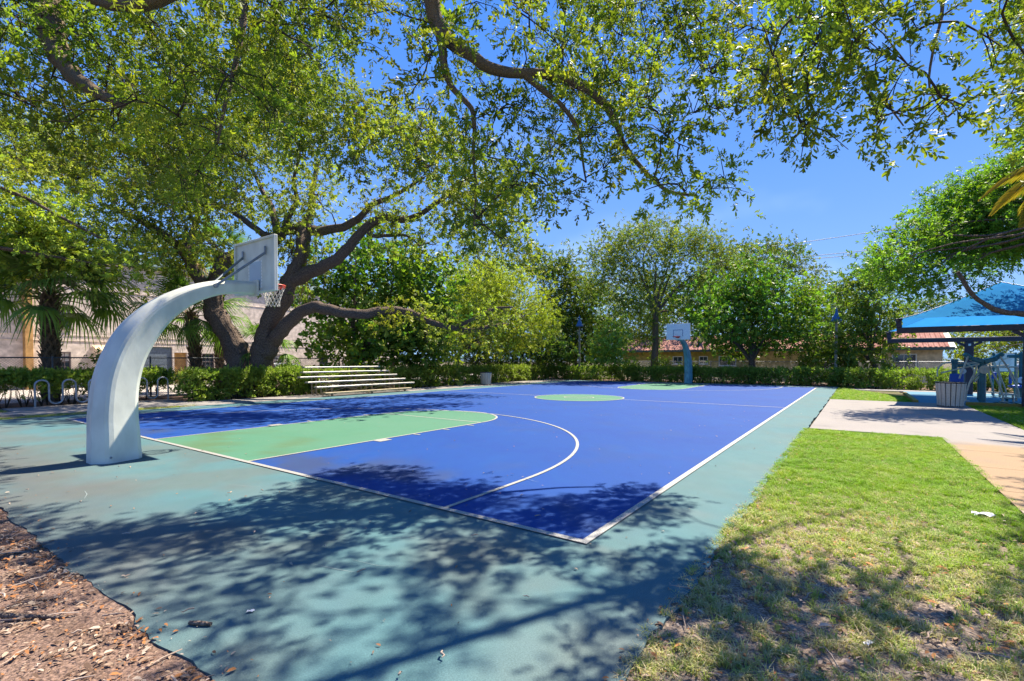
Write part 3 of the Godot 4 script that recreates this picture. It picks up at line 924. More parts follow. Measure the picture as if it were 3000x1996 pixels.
var LIMBS := {
	"shade_oak": [
		[0.62, 0.1, [V(-21.25,1.15,-7.41), V(-21.32,1.65,-7.37), V(-21.41,2.27,-7.20), V(-21.75,3.33,-6.75), V(-22.03,4.12,-6.58), V(-21.89,5.47,-6.84), V(-21.56,6.25,-7.21), V(-20.62,6.79,-8.01), V(-20.06,7.20,-8.54), V(-19.94,7.60,-8.88), V(-19.51,7.85,-9.44), V(-19.43,8.72,-9.89), V(-19.68,9.70,-10.11), V(-19.85,11.18,-10.51)]],
		[0.55, 0.24, [V(-20.29,1.15,-7.84), V(-20.13,1.80,-7.85), V(-19.94,2.52,-7.88), V(-19.60,3.58,-8.03), V(-19.08,4.34,-8.30), V(-18.83,5.01,-8.37), V(-18.52,5.74,-8.61), V(-18.52,6.62,-8.88), V(-18.87,7.42,-9.14), V(-19.32,7.79,-9.32)]],
		[0.3, 0.07, [V(-18.81,5.06,-8.39), V(-17.66,5.49,-8.84), V(-16.56,5.94,-9.26), V(-15.87,6.60,-9.52), V(-15.30,7.23,-9.83), V(-14.62,7.61,-10.19), V(-13.81,7.45,-10.51), V(-13.09,7.63,-10.78), V(-12.00,8.18,-11.08), V(-11.06,8.60,-11.26)]],
		[0.26, 0.06, [V(-19.06,7.60,-9.26), V(-18.32,7.45,-9.41), V(-17.06,7.53,-9.93), V(-16.27,7.94,-10.26), V(-15.68,8.41,-10.45), V(-14.68,8.79,-10.92), V(-13.42,9.39,-11.33)]],
		[0.36, 0.06, [V(-19.84,1.88,-7.93), V(-19.46,2.41,-7.97), V(-18.95,2.87,-8.10), V(-18.18,3.52,-8.30), V(-17.37,3.86,-8.64), V(-16.57,3.69,-8.95), V(-15.54,3.53,-9.67), V(-14.96,3.72,-10.45), V(-14.42,3.70,-11.32), V(-13.92,3.27,-12.28), V(-13.31,3.01,-13.44), V(-12.83,2.96,-14.02), V(-12.34,3.17,-14.62), V(-11.82,3.29,-15.36)]],
		[0.13, 0.04, [V(-13.31,3.01,-13.44), V(-13.17,3.21,-13.42), V(-12.34,3.53,-13.77), V(-11.57,3.89,-13.96), V(-10.82,3.94,-14.24)]],
		[0.2, 0.05, [V(-20.06,7.20,-8.54), V(-20.49,7.31,-8.24), V(-21.09,7.76,-7.95), V(-22.04,8.41,-7.67), V(-23.14,8.98,-7.39), V(-24.89,9.84,-6.92)]],
		[0.19, 0.05, [V(-20.15,7.34,-8.60), V(-20.65,8.63,-8.66), V(-21.37,9.47,-8.66), V(-22.44,10.84,-8.68), V(-23.52,12.23,-8.56)]],
		[0.17, 0.05, [V(-19.94,7.65,-8.88), V(-19.63,8.22,-8.87), V(-19.15,8.87,-8.99), V(-19.10,9.68,-8.80), V(-18.67,10.83,-8.89)]],
		[0.34, 0.08, [V(-22.03,4.12,-6.58), V(-22.10,4.86,-6.30), V(-22.04,5.40,-5.87), V(-21.74,6.18,-5.37), V(-21.77,6.75,-4.63), V(-22.23,7.35,-3.83), V(-22.86,7.78,-2.90)]],
		[0.2, 0.06, [V(-21.74,6.18,-5.37), V(-21.96,7.01,-5.73), V(-22.39,8.23,-6.19), V(-23.33,9.67,-6.30)]],
		[0.12, 0.03, [V(-15.30,7.23,-9.83), V(-15.02,6.86,-9.89), V(-14.27,6.80,-10.17), V(-13.53,6.75,-10.44), V(-12.92,6.28,-10.62)]],
	],
	"overhead_oak": [
		[0.13, 0.02, [V(-2.77,7.75,-0.93), V(-3.04,6.93,-1.21), V(-3.11,6.53,-1.40), V(-3.02,6.22,-1.57), V(-2.82,6.06,-1.83), V(-2.52,5.87,-2.16), V(-2.09,5.95,-2.71), V(-1.75,5.90,-3.19), V(-1.50,5.70,-3.61), V(-1.34,5.32,-3.84), V(-1.24,5.04,-3.89), V(-0.95,4.61,-4.09), V(-0.66,4.33,-4.29), V(-0.31,4.26,-4.53)]],
		[0.075, 0.012, [V(-3.11,6.53,-1.40), V(-3.03,6.16,-1.44), V(-2.98,5.78,-1.46), V(-2.96,5.53,-1.59), V(-2.79,5.27,-1.83), V(-2.75,4.95,-1.85), V(-2.82,4.61,-1.91), V(-2.85,4.12,-2.00), V(-2.93,3.63,-2.05)]],
		[0.055, 0.012, [V(-2.31,5.91,-2.43), V(-2.04,5.65,-2.74), V(-1.87,5.47,-2.98), V(-1.74,5.18,-3.18), V(-1.73,4.81,-3.30), V(-1.67,4.40,-3.33)]],
		[0.33, 0.06, [V(-9.75,9.77,1.37), V(-9.32,8.03,1.48), V(-8.99,7.31,1.51), V(-8.76,6.71,1.50), V(-8.33,6.20,1.45), V(-7.79,5.75,1.32), V(-6.98,5.33,1.13)]],
		[0.12, 0.07, [V(-8.76,8.30,1.32), V(-7.94,7.29,1.26), V(-7.29,6.90,1.18), V(-6.50,6.66,1.00), V(-5.92,6.66,0.83), V(-5.36,6.77,0.68)]],
		[0.07, 0.015, [V(-5.86,7.61,-0.09), V(-5.75,6.75,-0.02), V(-5.72,6.09,0.09), V(-5.73,5.39,0.25), V(-5.83,4.76,0.33)]],
		[0.05, 0.01, [V(1.44,7.46,-4.63), V(1.60,6.73,-4.97), V(1.70,6.42,-5.16), V(1.87,6.02,-5.38), V(2.14,5.62,-5.69), V(2.43,5.20,-6.00)]],
		[0.03, 0.008, [V(2.65,7.04,-4.86), V(2.77,6.36,-5.05), V(2.69,5.84,-5.10), V(2.66,5.36,-5.19), V(2.88,4.99,-5.46)]],
	],
}
# leaf clumps of the live oak whose limbs reach over the near half of the court
var OVERHEAD := [1.1,8.8,1.0, -7.3,5.0,2.7, -11.9,8.3,1.3, -0.4,9.5,1.3, 7.3,7.1,-3.7, -8.8,4.7,2.8, -1.3,8.5,-1.5, 3.6,3.6,-3.3, -4.0,9.4,-2.4, 0.7,7.1,-0.8, -3.5,3.6,4.4, 6.4,7.3,-10.6, 5.7,9.1,3.3, 7.5,6.6,-9.8, 6.6,7.2,-2.7, -0.5,5.1,0.5, -9.4,9.3,-1.2, -3.0,6.4,2.7, -4.8,6.8,-0.7, -4.5,6.4,0.8, 7.1,4.0,3.8, -11.9,7.9,1.6, -9.1,5.7,1.7, -11.7,7.1,1.3, -4.7,9.2,-2.7, -4.9,4.8,4.1, -2.7,9.4,-3.7, -1.1,8.8,0.4, 0.2,5.8,2.8, -3.0,6.4,4.1, -6.7,8.2,-0.8, 3.1,7.1,4.5, -10.9,4.4,3.5, 5.6,3.7,-2.1, -1.9,6.9,-1.1, 5.1,7.7,-11.0, 7.2,8.2,2.8, 7.7,6.5,1.6, 8.2,8.6,-12.1, 6.1,8.2,-10.7, 0.0,7.2,-2.0, -10.0,7.3,-1.6, 5.3,8.2,-7.1, 3.2,8.6,3.1, -7.5,6.7,4.0, -9.2,7.3,1.9, -9.3,3.5,3.3, 6.6,5.4,-0.2, -10.0,7.7,1.0, 5.3,7.4,-6.3, -10.7,6.4,0.6, -8.1,8.2,-1.4, 3.1,9.5,3.9, 5.7,8.1,-5.9, 3.9,7.7,-5.0, -1.2,7.1,-3.3, 1.5,9.2,-5.2, -7.8,6.0,0.5, -3.8,8.6,-2.6, 3.4,8.3,-5.0, -6.2,8.0,-2.1, -11.4,9.3,-0.2, -2.1,8.6,-4.9, -5.2,6.7,0.5, 0.4,8.2,-3.1, -8.5,7.0,1.7, -9.2,6.5,0.2, -0.6,7.5,-2.9, -2.4,7.3,-3.9, -2.2,5.3,-2.4, 3.9,4.7,-5.7, -0.1,6.0,-2.8, -6.2,5.0,0.7, -10.2,8.2,-0.8, -9.1,6.5,-1.7, -3.0,8.6,-6.0, 1.4,7.7,-3.7, -2.8,5.5,-2.5, 0.3,9.2,-6.9, -1.3,8.9,-5.8, -0.4,5.9,-1.3, -6.5,6.3,-0.7, 0.1,7.0,-5.0, 1.9,7.4,-4.6, -1.3,8.2,-5.1, -9.1,8.5,-1.8, -2.2,7.7,-3.4, -6.8,7.6,0.2, -6.4,5.4,1.1, -8.5,7.3,1.1, -7.2,6.3,-0.3, -1.9,8.1,-4.7, -1.6,6.2,-4.8, -6.7,7.8,-1.6, -10.5,7.8,-0.9, -2.2,8.6,-3.8, -6.9,6.7,0.7, -1.3,4.5,-3.2, 2.9,7.8,-4.1, 3.5,4.4,-4.0, -11.6,8.0,-0.5, 0.5,9.1,-4.5, -7.4,8.4,-2.8, -7.4,8.6,-1.9, -2.6,6.6,-4.5, -9.7,7.3,-0.9, -6.3,8.2,-1.2, -10.8,8.1,-0.1, -11.6,8.6,-2.8, -2.3,8.9,-3.3, -1.7,7.4,-4.2, -9.8,5.9,1.1, -7.8,8.3,-0.1, -8.4,6.7,0.1, -3.9,8.0,-2.5, -3.1,6.1,-4.6, 5.0,6.9,-10.6, -1.3,8.0,-5.9, 0.6,6.3,-5.6, -2.9,8.4,-3.7, -5.0,7.2,-1.1, -5.0,6.2,-0.7, -3.0,7.4,-4.5, -6.9,7.3,-0.2, -1.2,5.0,-3.7, -9.1,6.6,-1.1, -11.1,8.7,-2.3, 0.6,8.8,-4.1, -1.7,6.0,-1.4, 2.4,6.7,-3.4, -11.2,9.4,-1.6, -0.1,7.1,-5.5, -7.7,5.8,2.3, -1.0,6.4,-1.7, 1.6,9.4,-5.8, -10.5,7.2,0.1, -4.7,5.2,0.7, 4.5,7.1,-8.9, -9.2,7.9,-1.8, -5.7,4.9,0.9, -6.9,7.9,-0.4, -6.2,4.3,0.5, -7.0,7.0,-0.7, -10.4,6.4,-0.2, -3.5,4.4,-3.2, 4.7,7.0,-9.6, -11.1,8.8,1.3, 1.7,6.8,-4.4, -10.3,7.7,-1.4, -0.8,8.9,-6.1, -0.8,9.5,-3.9, -0.1,8.2,-4.0, -11.5,6.8,-1.7, -6.7,8.4,-2.5, -8.3,7.4,-1.7, -7.9,7.3,-0.2, -11.4,6.7,-0.1, -2.9,5.5,-4.3, -8.6,8.0,-2.2, -8.3,6.5,-1.0, -8.6,8.6,-2.4, -11.6,7.9,0.7, -5.6,6.2,-0.1, 5.2,6.7,-11.6, -12.0,8.0,-1.5, -11.5,7.9,-2.6, -9.5,8.7,-2.4, 4.2,6.4,-7.3, 0.5,9.3,-7.6, -7.6,7.5,-1.6, -9.8,9.3,-2.1, -2.1,6.6,-4.6, -6.4,7.6,-1.3, -2.8,9.2,-5.7, -1.7,8.4,-5.3, -10.8,8.3,-1.3, -9.8,7.1,-0.1, -7.4,7.1,0.8, -7.7,7.5,-2.1, -1.2,5.5,-1.9, -9.7,8.3,-0.8, -5.6,7.1,-0.3, -11.3,9.4,-3.3, -7.4,5.8,0.5, -2.7,7.3,-5.4, 2.5,5.3,-3.4, -2.2,6.0,-2.8, -11.6,9.4,-1.0, -5.1,6.7,-0.2, -11.0,9.5,-2.4, -5.6,8.7,-2.2, -6.8,9.1,-2.0, 1.5,5.0,-2.5, -9.3,8.2,-0.1, -10.0,8.5,1.0, -1.4,4.9,-2.8, -10.1,7.3,-1.0, -11.7,8.5,0.2, -6.9,5.9,0.5, -9.8,9.2,-0.0, -11.5,8.5,-0.3, -9.6,6.8,0.9, -11.3,7.6,1.5, 0.8,8.4,-6.6, -0.7,6.0,-3.5, 3.9,6.7,-5.7, -4.8,4.5,0.8, -1.2,5.8,-3.3, -11.0,6.2,2.0, -7.0,6.3,0.1, -11.7,7.2,-2.2, -10.8,7.9,-2.6, 4.5,5.9,-8.9, -11.5,8.6,1.8, 1.5,5.6,-3.3, -3.8,5.3,-0.1, -8.5,7.4,0.2, -11.0,8.2,1.7, -3.3,7.3,-5.1, -10.3,8.6,0.2, -3.7,6.8,-1.7, -8.7,5.6,-1.0, 3.8,6.0,-5.5, -5.3,7.9,-1.7, -8.0,9.2,-1.5, -9.2,7.3,0.4, 0.3,6.5,-4.0, -2.4,7.8,-4.7, 3.9,7.0,-6.7, -10.2,6.1,-1.4, -7.0,6.4,1.8, -0.1,6.9,-3.6, -9.3,9.1,-0.6, -2.8,6.1,-3.4, 0.1,4.2,-4.2, -3.7,7.4,-1.9, -8.1,8.1,-0.8, -6.6,4.5,0.3, -11.0,7.0,-0.3, -7.0,7.3,-1.5, -6.6,9.2,-3.2, -10.7,9.5,-3.6, -10.7,9.2,-1.4, -1.4,7.0,-4.1, -8.8,8.4,-0.2, -7.8,5.3,2.1, 0.3,5.3,-3.0, -11.4,7.2,-0.9, -7.8,6.5,1.4, -10.7,6.7,-1.4, -7.4,5.7,-0.3, -7.6,8.4,-0.7, -2.3,5.1,-3.5, 4.1,7.2,-7.4, -6.7,7.4,-0.8, -3.2,5.1,-3.4, -5.4,5.7,0.2, -7.5,5.0,1.8, -8.4,6.0,-0.5, -4.8,7.4,-1.6, -2.0,6.2,-2.2, -9.3,7.8,-0.6, -3.0,4.6,-3.3, 1.1,6.7,-3.8, -11.1,8.5,-0.8, -10.9,6.9,-2.1, 4.3,5.9,-7.9, -1.1,6.5,-4.7, -1.2,7.6,-3.8, 2.0,3.9,-2.4, -10.8,8.9,0.6, -9.3,8.6,-1.1, -5.4,7.7,-0.7, -7.2,6.0,1.2, -8.7,7.9,-0.6, -2.5,5.8,-4.0, -8.1,5.3,1.0, -3.0,6.0,-2.2, -9.9,6.4,1.5, -9.9,7.0,-2.2, -7.4,6.7,-0.7, -2.4,8.5,-5.9, -11.9,6.9,-0.8, -12.0,8.7,-1.6, 1.1,4.7,-3.0, -6.2,7.2,-0.8, -0.2,4.6,-3.3, -5.7,4.6,-0.0, -10.3,6.8,2.0, -6.7,5.9,1.8, -11.3,7.9,-1.1, 4.6,7.8,-8.8, -11.6,8.3,-1.2, -0.9,4.4,-2.8, -11.8,9.2,-3.6, -10.8,9.1,-3.0, -2.4,5.2,-2.0, -11.3,7.4,0.2, -8.8,5.4,-0.4, -3.4,3.9,-2.7, -9.0,5.9,0.7, -9.5,5.8,-1.1, -8.0,6.4,2.1, -8.9,9.4,-1.9, -9.8,8.0,0.1, -3.8,6.5,-0.8, -7.6,5.4,1.0, -2.8,4.2,-1.7, -8.2,7.3,-1.0, -2.5,3.4,-2.2, 0.6,5.5,-4.4, -0.1,4.5,-2.5, -9.0,6.7,1.9, -9.6,4.9,-0.7, -2.3,4.4,-1.1, -1.5,5.7,-4.3, -5.9,5.0,1.3, 4.4,7.2,-7.9, -4.5,7.6,-1.2, -3.0,9.4,-6.3, -1.6,6.4,-3.9, -9.1,5.4,1.3, -11.5,8.8,-1.4, 1.8,4.5,-1.7, -5.9,5.9,0.5, -6.3,7.4,-0.0, -2.7,4.8,-3.0, -7.2,8.2,-2.2, -11.5,6.3,1.9, -2.2,8.9,-6.1, -2.6,8.7,-5.2, -2.6,4.9,-1.4, -7.5,7.9,-1.1, -11.5,6.9,0.5, -4.6,6.5,-1.3, -10.9,7.5,-0.1, -10.0,8.2,-1.4, -8.5,6.8,1.1, -10.3,6.7,0.9, -6.8,5.9,-0.9, -6.4,8.9,-2.7, 5.3,7.1,-12.3, -5.0,5.1,0.0, -6.5,8.7,-2.0, -1.6,3.9,-1.5, -0.1,6.4,-3.3, -8.8,7.4,-0.8, 1.9,4.8,-3.2, -11.7,7.4,-0.5, -7.4,7.1,-1.9, -2.1,4.3,-2.8, -10.4,6.2,-0.8, -0.7,7.2,-4.6, -3.1,4.9,-2.6, 4.2,6.7,-7.9, -4.5,6.0,0.1, -10.7,7.2,-1.7, -2.0,4.3,-2.1, -10.2,8.4,-0.3, -9.3,8.1,0.7, -10.3,8.4,-2.5, -2.8,6.0,-1.4, -9.4,8.8,-3.1, -3.0,8.3,-5.4, -11.4,5.9,-1.3, 4.6,8.4,-9.1, -7.6,6.5,-0.1, -8.9,6.3,-0.7, -1.6,3.9,-2.5, -9.9,9.4,-1.3, 1.3,6.2,-3.5, -5.4,5.5,0.9, -2.1,7.1,-4.9, -1.5,7.6,-5.5, -11.0,6.6,-1.0, -9.6,6.3,-0.1, -8.7,4.8,-0.4, -9.6,7.7,1.5, -8.9,6.0,-1.2, -10.0,5.3,-0.9, -8.6,7.7,0.8, 5.2,7.7,-12.4, -9.9,8.9,-3.2, -1.4,9.3,-6.2, -0.5,5.1,-2.6, -6.6,4.7,1.8, -5.5,4.0,1.0, -11.5,9.2,-2.4, -8.3,5.7,2.3, 1.4,4.0,-2.3, -9.7,8.7,0.3, -5.6,6.4,-0.7, -3.0,4.6,-1.9, -0.7,7.8,-5.4, -5.8,7.3,-1.7, -4.6,8.4,-2.6, -9.1,6.8,1.2, -1.2,6.8,-2.7, -5.2,5.5,-0.4, -2.9,8.1,-3.2, 1.4,4.7,-1.4, 0.0,5.8,-3.4, -5.0,6.2,0.2, -11.1,7.3,0.9, -7.8,6.6,-1.4, 1.5,3.9,-1.8, -8.6,6.3,1.5, -8.0,7.1,0.4, -6.2,6.4,1.6, -11.3,9.0,0.3, -10.5,8.2,1.3, -8.1,5.8,0.0, 0.7,7.4,-5.7, -2.2,7.5,-2.6, 4.2,5.2,-7.0, -2.3,6.7,-3.7, -0.1,3.9,-3.3, 5.2,8.0,-11.6, -1.3,7.2,-4.9, -3.2,6.5,-1.6, -2.9,7.1,-2.2, -0.0,5.6,-4.6, 4.4,5.2,-7.9, -2.3,3.5,-1.4, -1.9,6.1,-4.2, -0.1,7.8,-5.1, 0.0,8.1,-6.2, 1.1,4.4,-2.1, -0.1,5.2,-3.7, 0.2,4.5,-4.6, -2.3,8.3,-4.4, 5.4,7.3,-13.0, 4.8,7.6,-10.0, -1.1,6.1,-4.1, -3.2,5.4,-1.1, -4.4,7.7,-2.3, 1.4,5.2,-3.0, -1.6,5.7,-2.9, -1.8,5.3,-3.7, -0.1,6.1,-4.0, -1.6,7.7,-4.7, -2.4,8.1,-3.9, 0.6,5.4,-3.3, -0.3,3.9,-2.5, -1.9,6.8,-2.0, 3.7,4.5,-4.9, 2.1,4.5,-2.2, 4.9,9.2,-10.9, -2.6,5.5,-0.9, -0.1,8.7,-6.3, 4.1,5.3,-6.3, -0.7,5.2,-3.1, -2.7,6.8,-4.9, 3.1,4.9,-3.2, 0.6,6.8,-5.7, 2.1,5.3,-2.3, 3.3,4.2,-3.0, 4.7,8.6,-10.0, 1.4,5.3,-3.8, 5.2,9.1,-12.2, 1.4,5.8,-4.2, 5.1,8.5,-11.9, 0.5,7.0,-6.2, 1.2,4.2,-1.2, 4.8,8.5,-10.5, 5.1,8.5,-11.4, 1.5,4.5,-2.7, 5.3,9.4,-12.7, 5.2,8.3,-12.6, 4.6,8.3,-9.6, 2.3,4.1,-2.9, 4.5,6.6,-8.8, 4.0,6.1,-6.1, 1.8,5.1,-1.8, 3.6,5.5,-4.5, 2.4,6.6,-4.6, 3.5,6.1,-4.9, 1.8,6.0,-3.8, 3.8,5.1,-5.2, 1.8,5.4,-2.8, 2.6,4.1,-2.5, 2.0,6.3,-4.2, 2.9,5.1,-2.5, 4.3,8.1,-8.5, 5.0,9.1,-11.6, 0.7,8.0,-6.2, 4.9,6.1,-9.9, 5.0,6.1,-10.8, 4.7,7.9,-10.3]

# a clump of leaves: sprays of leaves on short twigs, scattered about the middle (scatter sg)
func clump(sprays: int, k: int, len_: float, wid: float, twig: float, spread: float, sg: Vector3, droop: float, m: Material, seed_: int) -> ArrayMesh:
	rng.seed = seed_
	var mb := MB.new()
	for sp in sprays:
		var off := V(rng.randfn(), rng.randfn(), rng.randfn()) * sg
		var bs := axis(off.normalized() + rdir() * 0.8 + V(0, -droop, 0), rnd(0, TAU))
		var tone := rnd(0.8, 1.2)
		var size := rnd(0.8, 1.2)
		for i in k:
			var f := (i + 0.5) / k
			var a := i * 2.4 + rnd(-0.4, 0.4)
			var out := V(cos(a), 0, sin(a))
			var pitch := lerpf(spread, spread * 0.45, f) + rnd(-0.25, 0.25)
			var d := (out * sin(pitch) + V(0, cos(pitch), 0)).normalized()
			var up := (V(0, 1, 0) - out * 0.5 + rdir() * 0.55).normalized()
			var b := rnd(0.78, 1.18) * tone
			mb.col = Color(b * rnd(0.88, 1.14), b, b * rnd(0.8, 1.1))
			var s := rnd(0.5, 1.25) * size
			mb.leaf(off + bs * (V(0, f * twig, 0) + out * 0.004), bs * d, bs * up, len_ * s, wid * s, rnd(-0.5, 0.9))
	return mb.mesh(m)

# pinnate leaf: pairs of leaflets along a stalk
func feather(leaves: int, pairs: int, ln: float, lf: float, wid: float, sg: Vector3, m: Material, seed_: int) -> ArrayMesh:
	rng.seed = seed_
	var mb := MB.new()
	for leafn in leaves:
		var a0 := leafn * 2.1 + rnd(-0.3, 0.3)
		var mid := V(rng.randfn(), rng.randfn(), rng.randfn()) * sg
		var out := V(cos(a0), rnd(0.1, 0.7), sin(a0)).normalized()
		var side := out.cross(Vector3.UP).normalized()
		for i in pairs:
			var f := (i + 1.0) / pairs
			var p := mid + out * ln * f + V(0, -0.35 * ln * f * f, 0)
			for s in [-1.0, 1.0]:
				var b := rnd(0.8, 1.15)
				mb.col = Color(b * rnd(0.9, 1.1), b, b * 0.95)
				mb.leaf(p, (side * s + out * 0.45 + V(0, rnd(-0.35, 0.05), 0)).normalized(), V(0, 1, 0) + rdir() * 0.3, lf * rnd(0.8, 1.1), wid, 0.2)
	return mb.mesh(m)

func in_lobes(lobes: Array, per_m3: float, most: int, shell := 0.5) -> PackedVector3Array:
	var r := PackedVector3Array()
	for l in lobes:
		var vol: float = 4.19 * l[3] * l[3] * l[4]
		var k := clampi(int(vol * per_m3), 5, most)
		for i in k:
			var d := rdir()
			var q := pow(rnd(shell * shell * shell, 1.0), 0.3333)
			r.append(V(l[0] + d.x * l[3] * q, l[1] + d.y * l[4] * q, l[2] + d.z * l[3] * q))
	return r

# one clump of leaves at each centre p (world); sc: size range, col: leaf colour, vary: tone spread
func foliage(called: String, parent: Node3D, p: PackedVector3Array, kinds: Array, sc: Vector2, col: Color, vary: float, yellow := Color(0.42, 0.37, 0.04)) -> void:
	var bufs := []
	for k in kinds:
		bufs.append(PackedFloat32Array())
	var o := parent.position
	for i in p.size():
		var tone := rnd(1.0 - vary, 1.0 + vary)
		var k := col.lerp(yellow, clampf(rnd(-0.25, 0.45), 0.0, 0.6)) * tone
		var s := rnd(sc.x, sc.y)
		var bs := Basis(Vector3.UP, rnd(0, TAU)) * Basis(Vector3.RIGHT, rnd(-0.4, 0.4))
		add16(bufs[i % kinds.size()], bs.scaled(V(s, s * rnd(0.8, 1.15), s)), p[i] - o, k)
	for i in kinds.size():
		if bufs[i].size():
			many(called, kinds[i], bufs[i], parent, "stuff")

# twigs that carry each clump back to the nearest limb or earlier twig
func twigs(parent: Node3D, nodes: PackedVector3Array, p: PackedVector3Array, thick: float, m: Material, most := 9.0) -> void:
	var mb := MB.new()
	var o := parent.position
	var order := []
	for c in p:
		var best := 1e9
		for q in nodes:
			best = minf(best, q.distance_squared_to(c))
		order.append([best, c])
	order.sort_custom(func(a, b): return a[0] < b[0])
	for e in order:
		var c: Vector3 = e[1]
		var best := 1e9
		var at := Vector3.ZERO
		for q in nodes:
			var d := q.distance_squared_to(c)
			if d < best:
				best = d
				at = q
		var ln := sqrt(best)
		if ln > most:
			continue
		var m1 := at.lerp(c, 0.35) + V(rnd(-0.1, 0.1), rnd(0.02, 0.16), rnd(-0.1, 0.1)) * ln
		var m2 := at.lerp(c, 0.7) + V(rnd(-0.08, 0.08), rnd(-0.02, 0.12), rnd(-0.08, 0.08)) * ln
		var end := c + rdir() * 0.15
		var pts := smooth3([at, m1, m2, end], 2)
		var r0 := thick * (0.35 + 0.22 * ln)
		var rad := PackedFloat32Array()
		for i in pts.size():
			rad.append(lerpf(r0, thick * 0.18, float(i) / (pts.size() - 1)))
			pts[i] -= o
		mb.tube(pts, rad, 4, false)
		nodes.append(m1)
		nodes.append(m2)
		nodes.append(c)
		# two side shoots
		for i in 4:
			var s := m2.lerp(c, rnd(0, 1))
			var t := c + rdir() * rnd(0.25, 0.55)
			mb.tube(PackedVector3Array([s - o, s.lerp(t, 0.5) + V(0, 0.05, 0) - o, t - o]), PackedFloat32Array([thick * 0.3, thick * 0.22, thick * 0.12]), 3, false)
	obj("twigs", mb, m, parent).set_meta("kind", "stuff")

func limb_mesh(pts: Array, r0: float, r1: float, o: Vector3, sub := 4, flare := false, sides := 10) -> Array:
	var s := smooth3(pts, sub)
	var rad := PackedFloat32Array()
	var nodes := PackedVector3Array()
	var k := s.size()
	for i in k:
		var f := float(i) / (k - 1)
		var r := lerpf(r0, r1, pow(f, 0.8))
		if flare and f < 0.12:
			r *= 1.0 + 0.45 * (1.0 - f / 0.12)
		rad.append(r)
		if f > 0.18:
			nodes.append(s[i])
		s[i] = s[i] + V(sin(i * 1.3), cos(i * 1.9), sin(i * 2.1 + 1.0)) * r * 0.10 - o
	var mb := MB.new()
	mb.tube(s, rad, sides, true, 0.10)
	return [mb, nodes]

# straight-stemmed tree: trunk up to fork, limbs to each lobe, then leaves
func tree(called: String, label: String, base: Vector3, fork: float, r: float, key: String, bark: Material, kinds: Array, per_m3: float, sc: Vector2, col: Color, vary := 0.25, group := "", lean := Vector3.ZERO, most := 60, category := "tree") -> Node3D:
	var t := thing(called, label, category, base, 0.0, group)
	var lobes: Array = LOBES[key]
	var top := base + V(0, fork, 0) + lean
	var tr := limb_mesh([base + V(0, -0.08, 0), base + V(0, fork * 0.35, 0) + lean * 0.2, base + V(0.06, fork * 0.7, 0.05) + lean * 0.6, top], r, r * 0.72, base, 4, true)
	obj("trunk", tr[0], bark, t)
	var nodes := PackedVector3Array([top])
	for l in lobes:
		var c := V(l[0], l[1], l[2])
		var reach := top.distance_to(c) * 0.16
		var mid := top.lerp(c, 0.5) + V(rnd(-reach, reach), rnd(0.3, 1.3) * reach, rnd(-reach, reach))
		var lr := limb_mesh([top + V(0, -0.3, 0), top.lerp(mid, 0.5) + V(rnd(-0.15, 0.15), 0.15, rnd(-0.15, 0.15)), mid, c], r * 0.42, r * 0.09, base, 3, false, 7)
		obj("limb", lr[0], bark, t)
		nodes.append_array(lr[1])
	var p := in_lobes(lobes, per_m3, most)
	twigs(t, nodes, p, clampf(r * 0.10, 0.012, 0.03), M.twig, 6.0)
	foliage("crown", t, p, kinds, sc, col, vary)
	return t

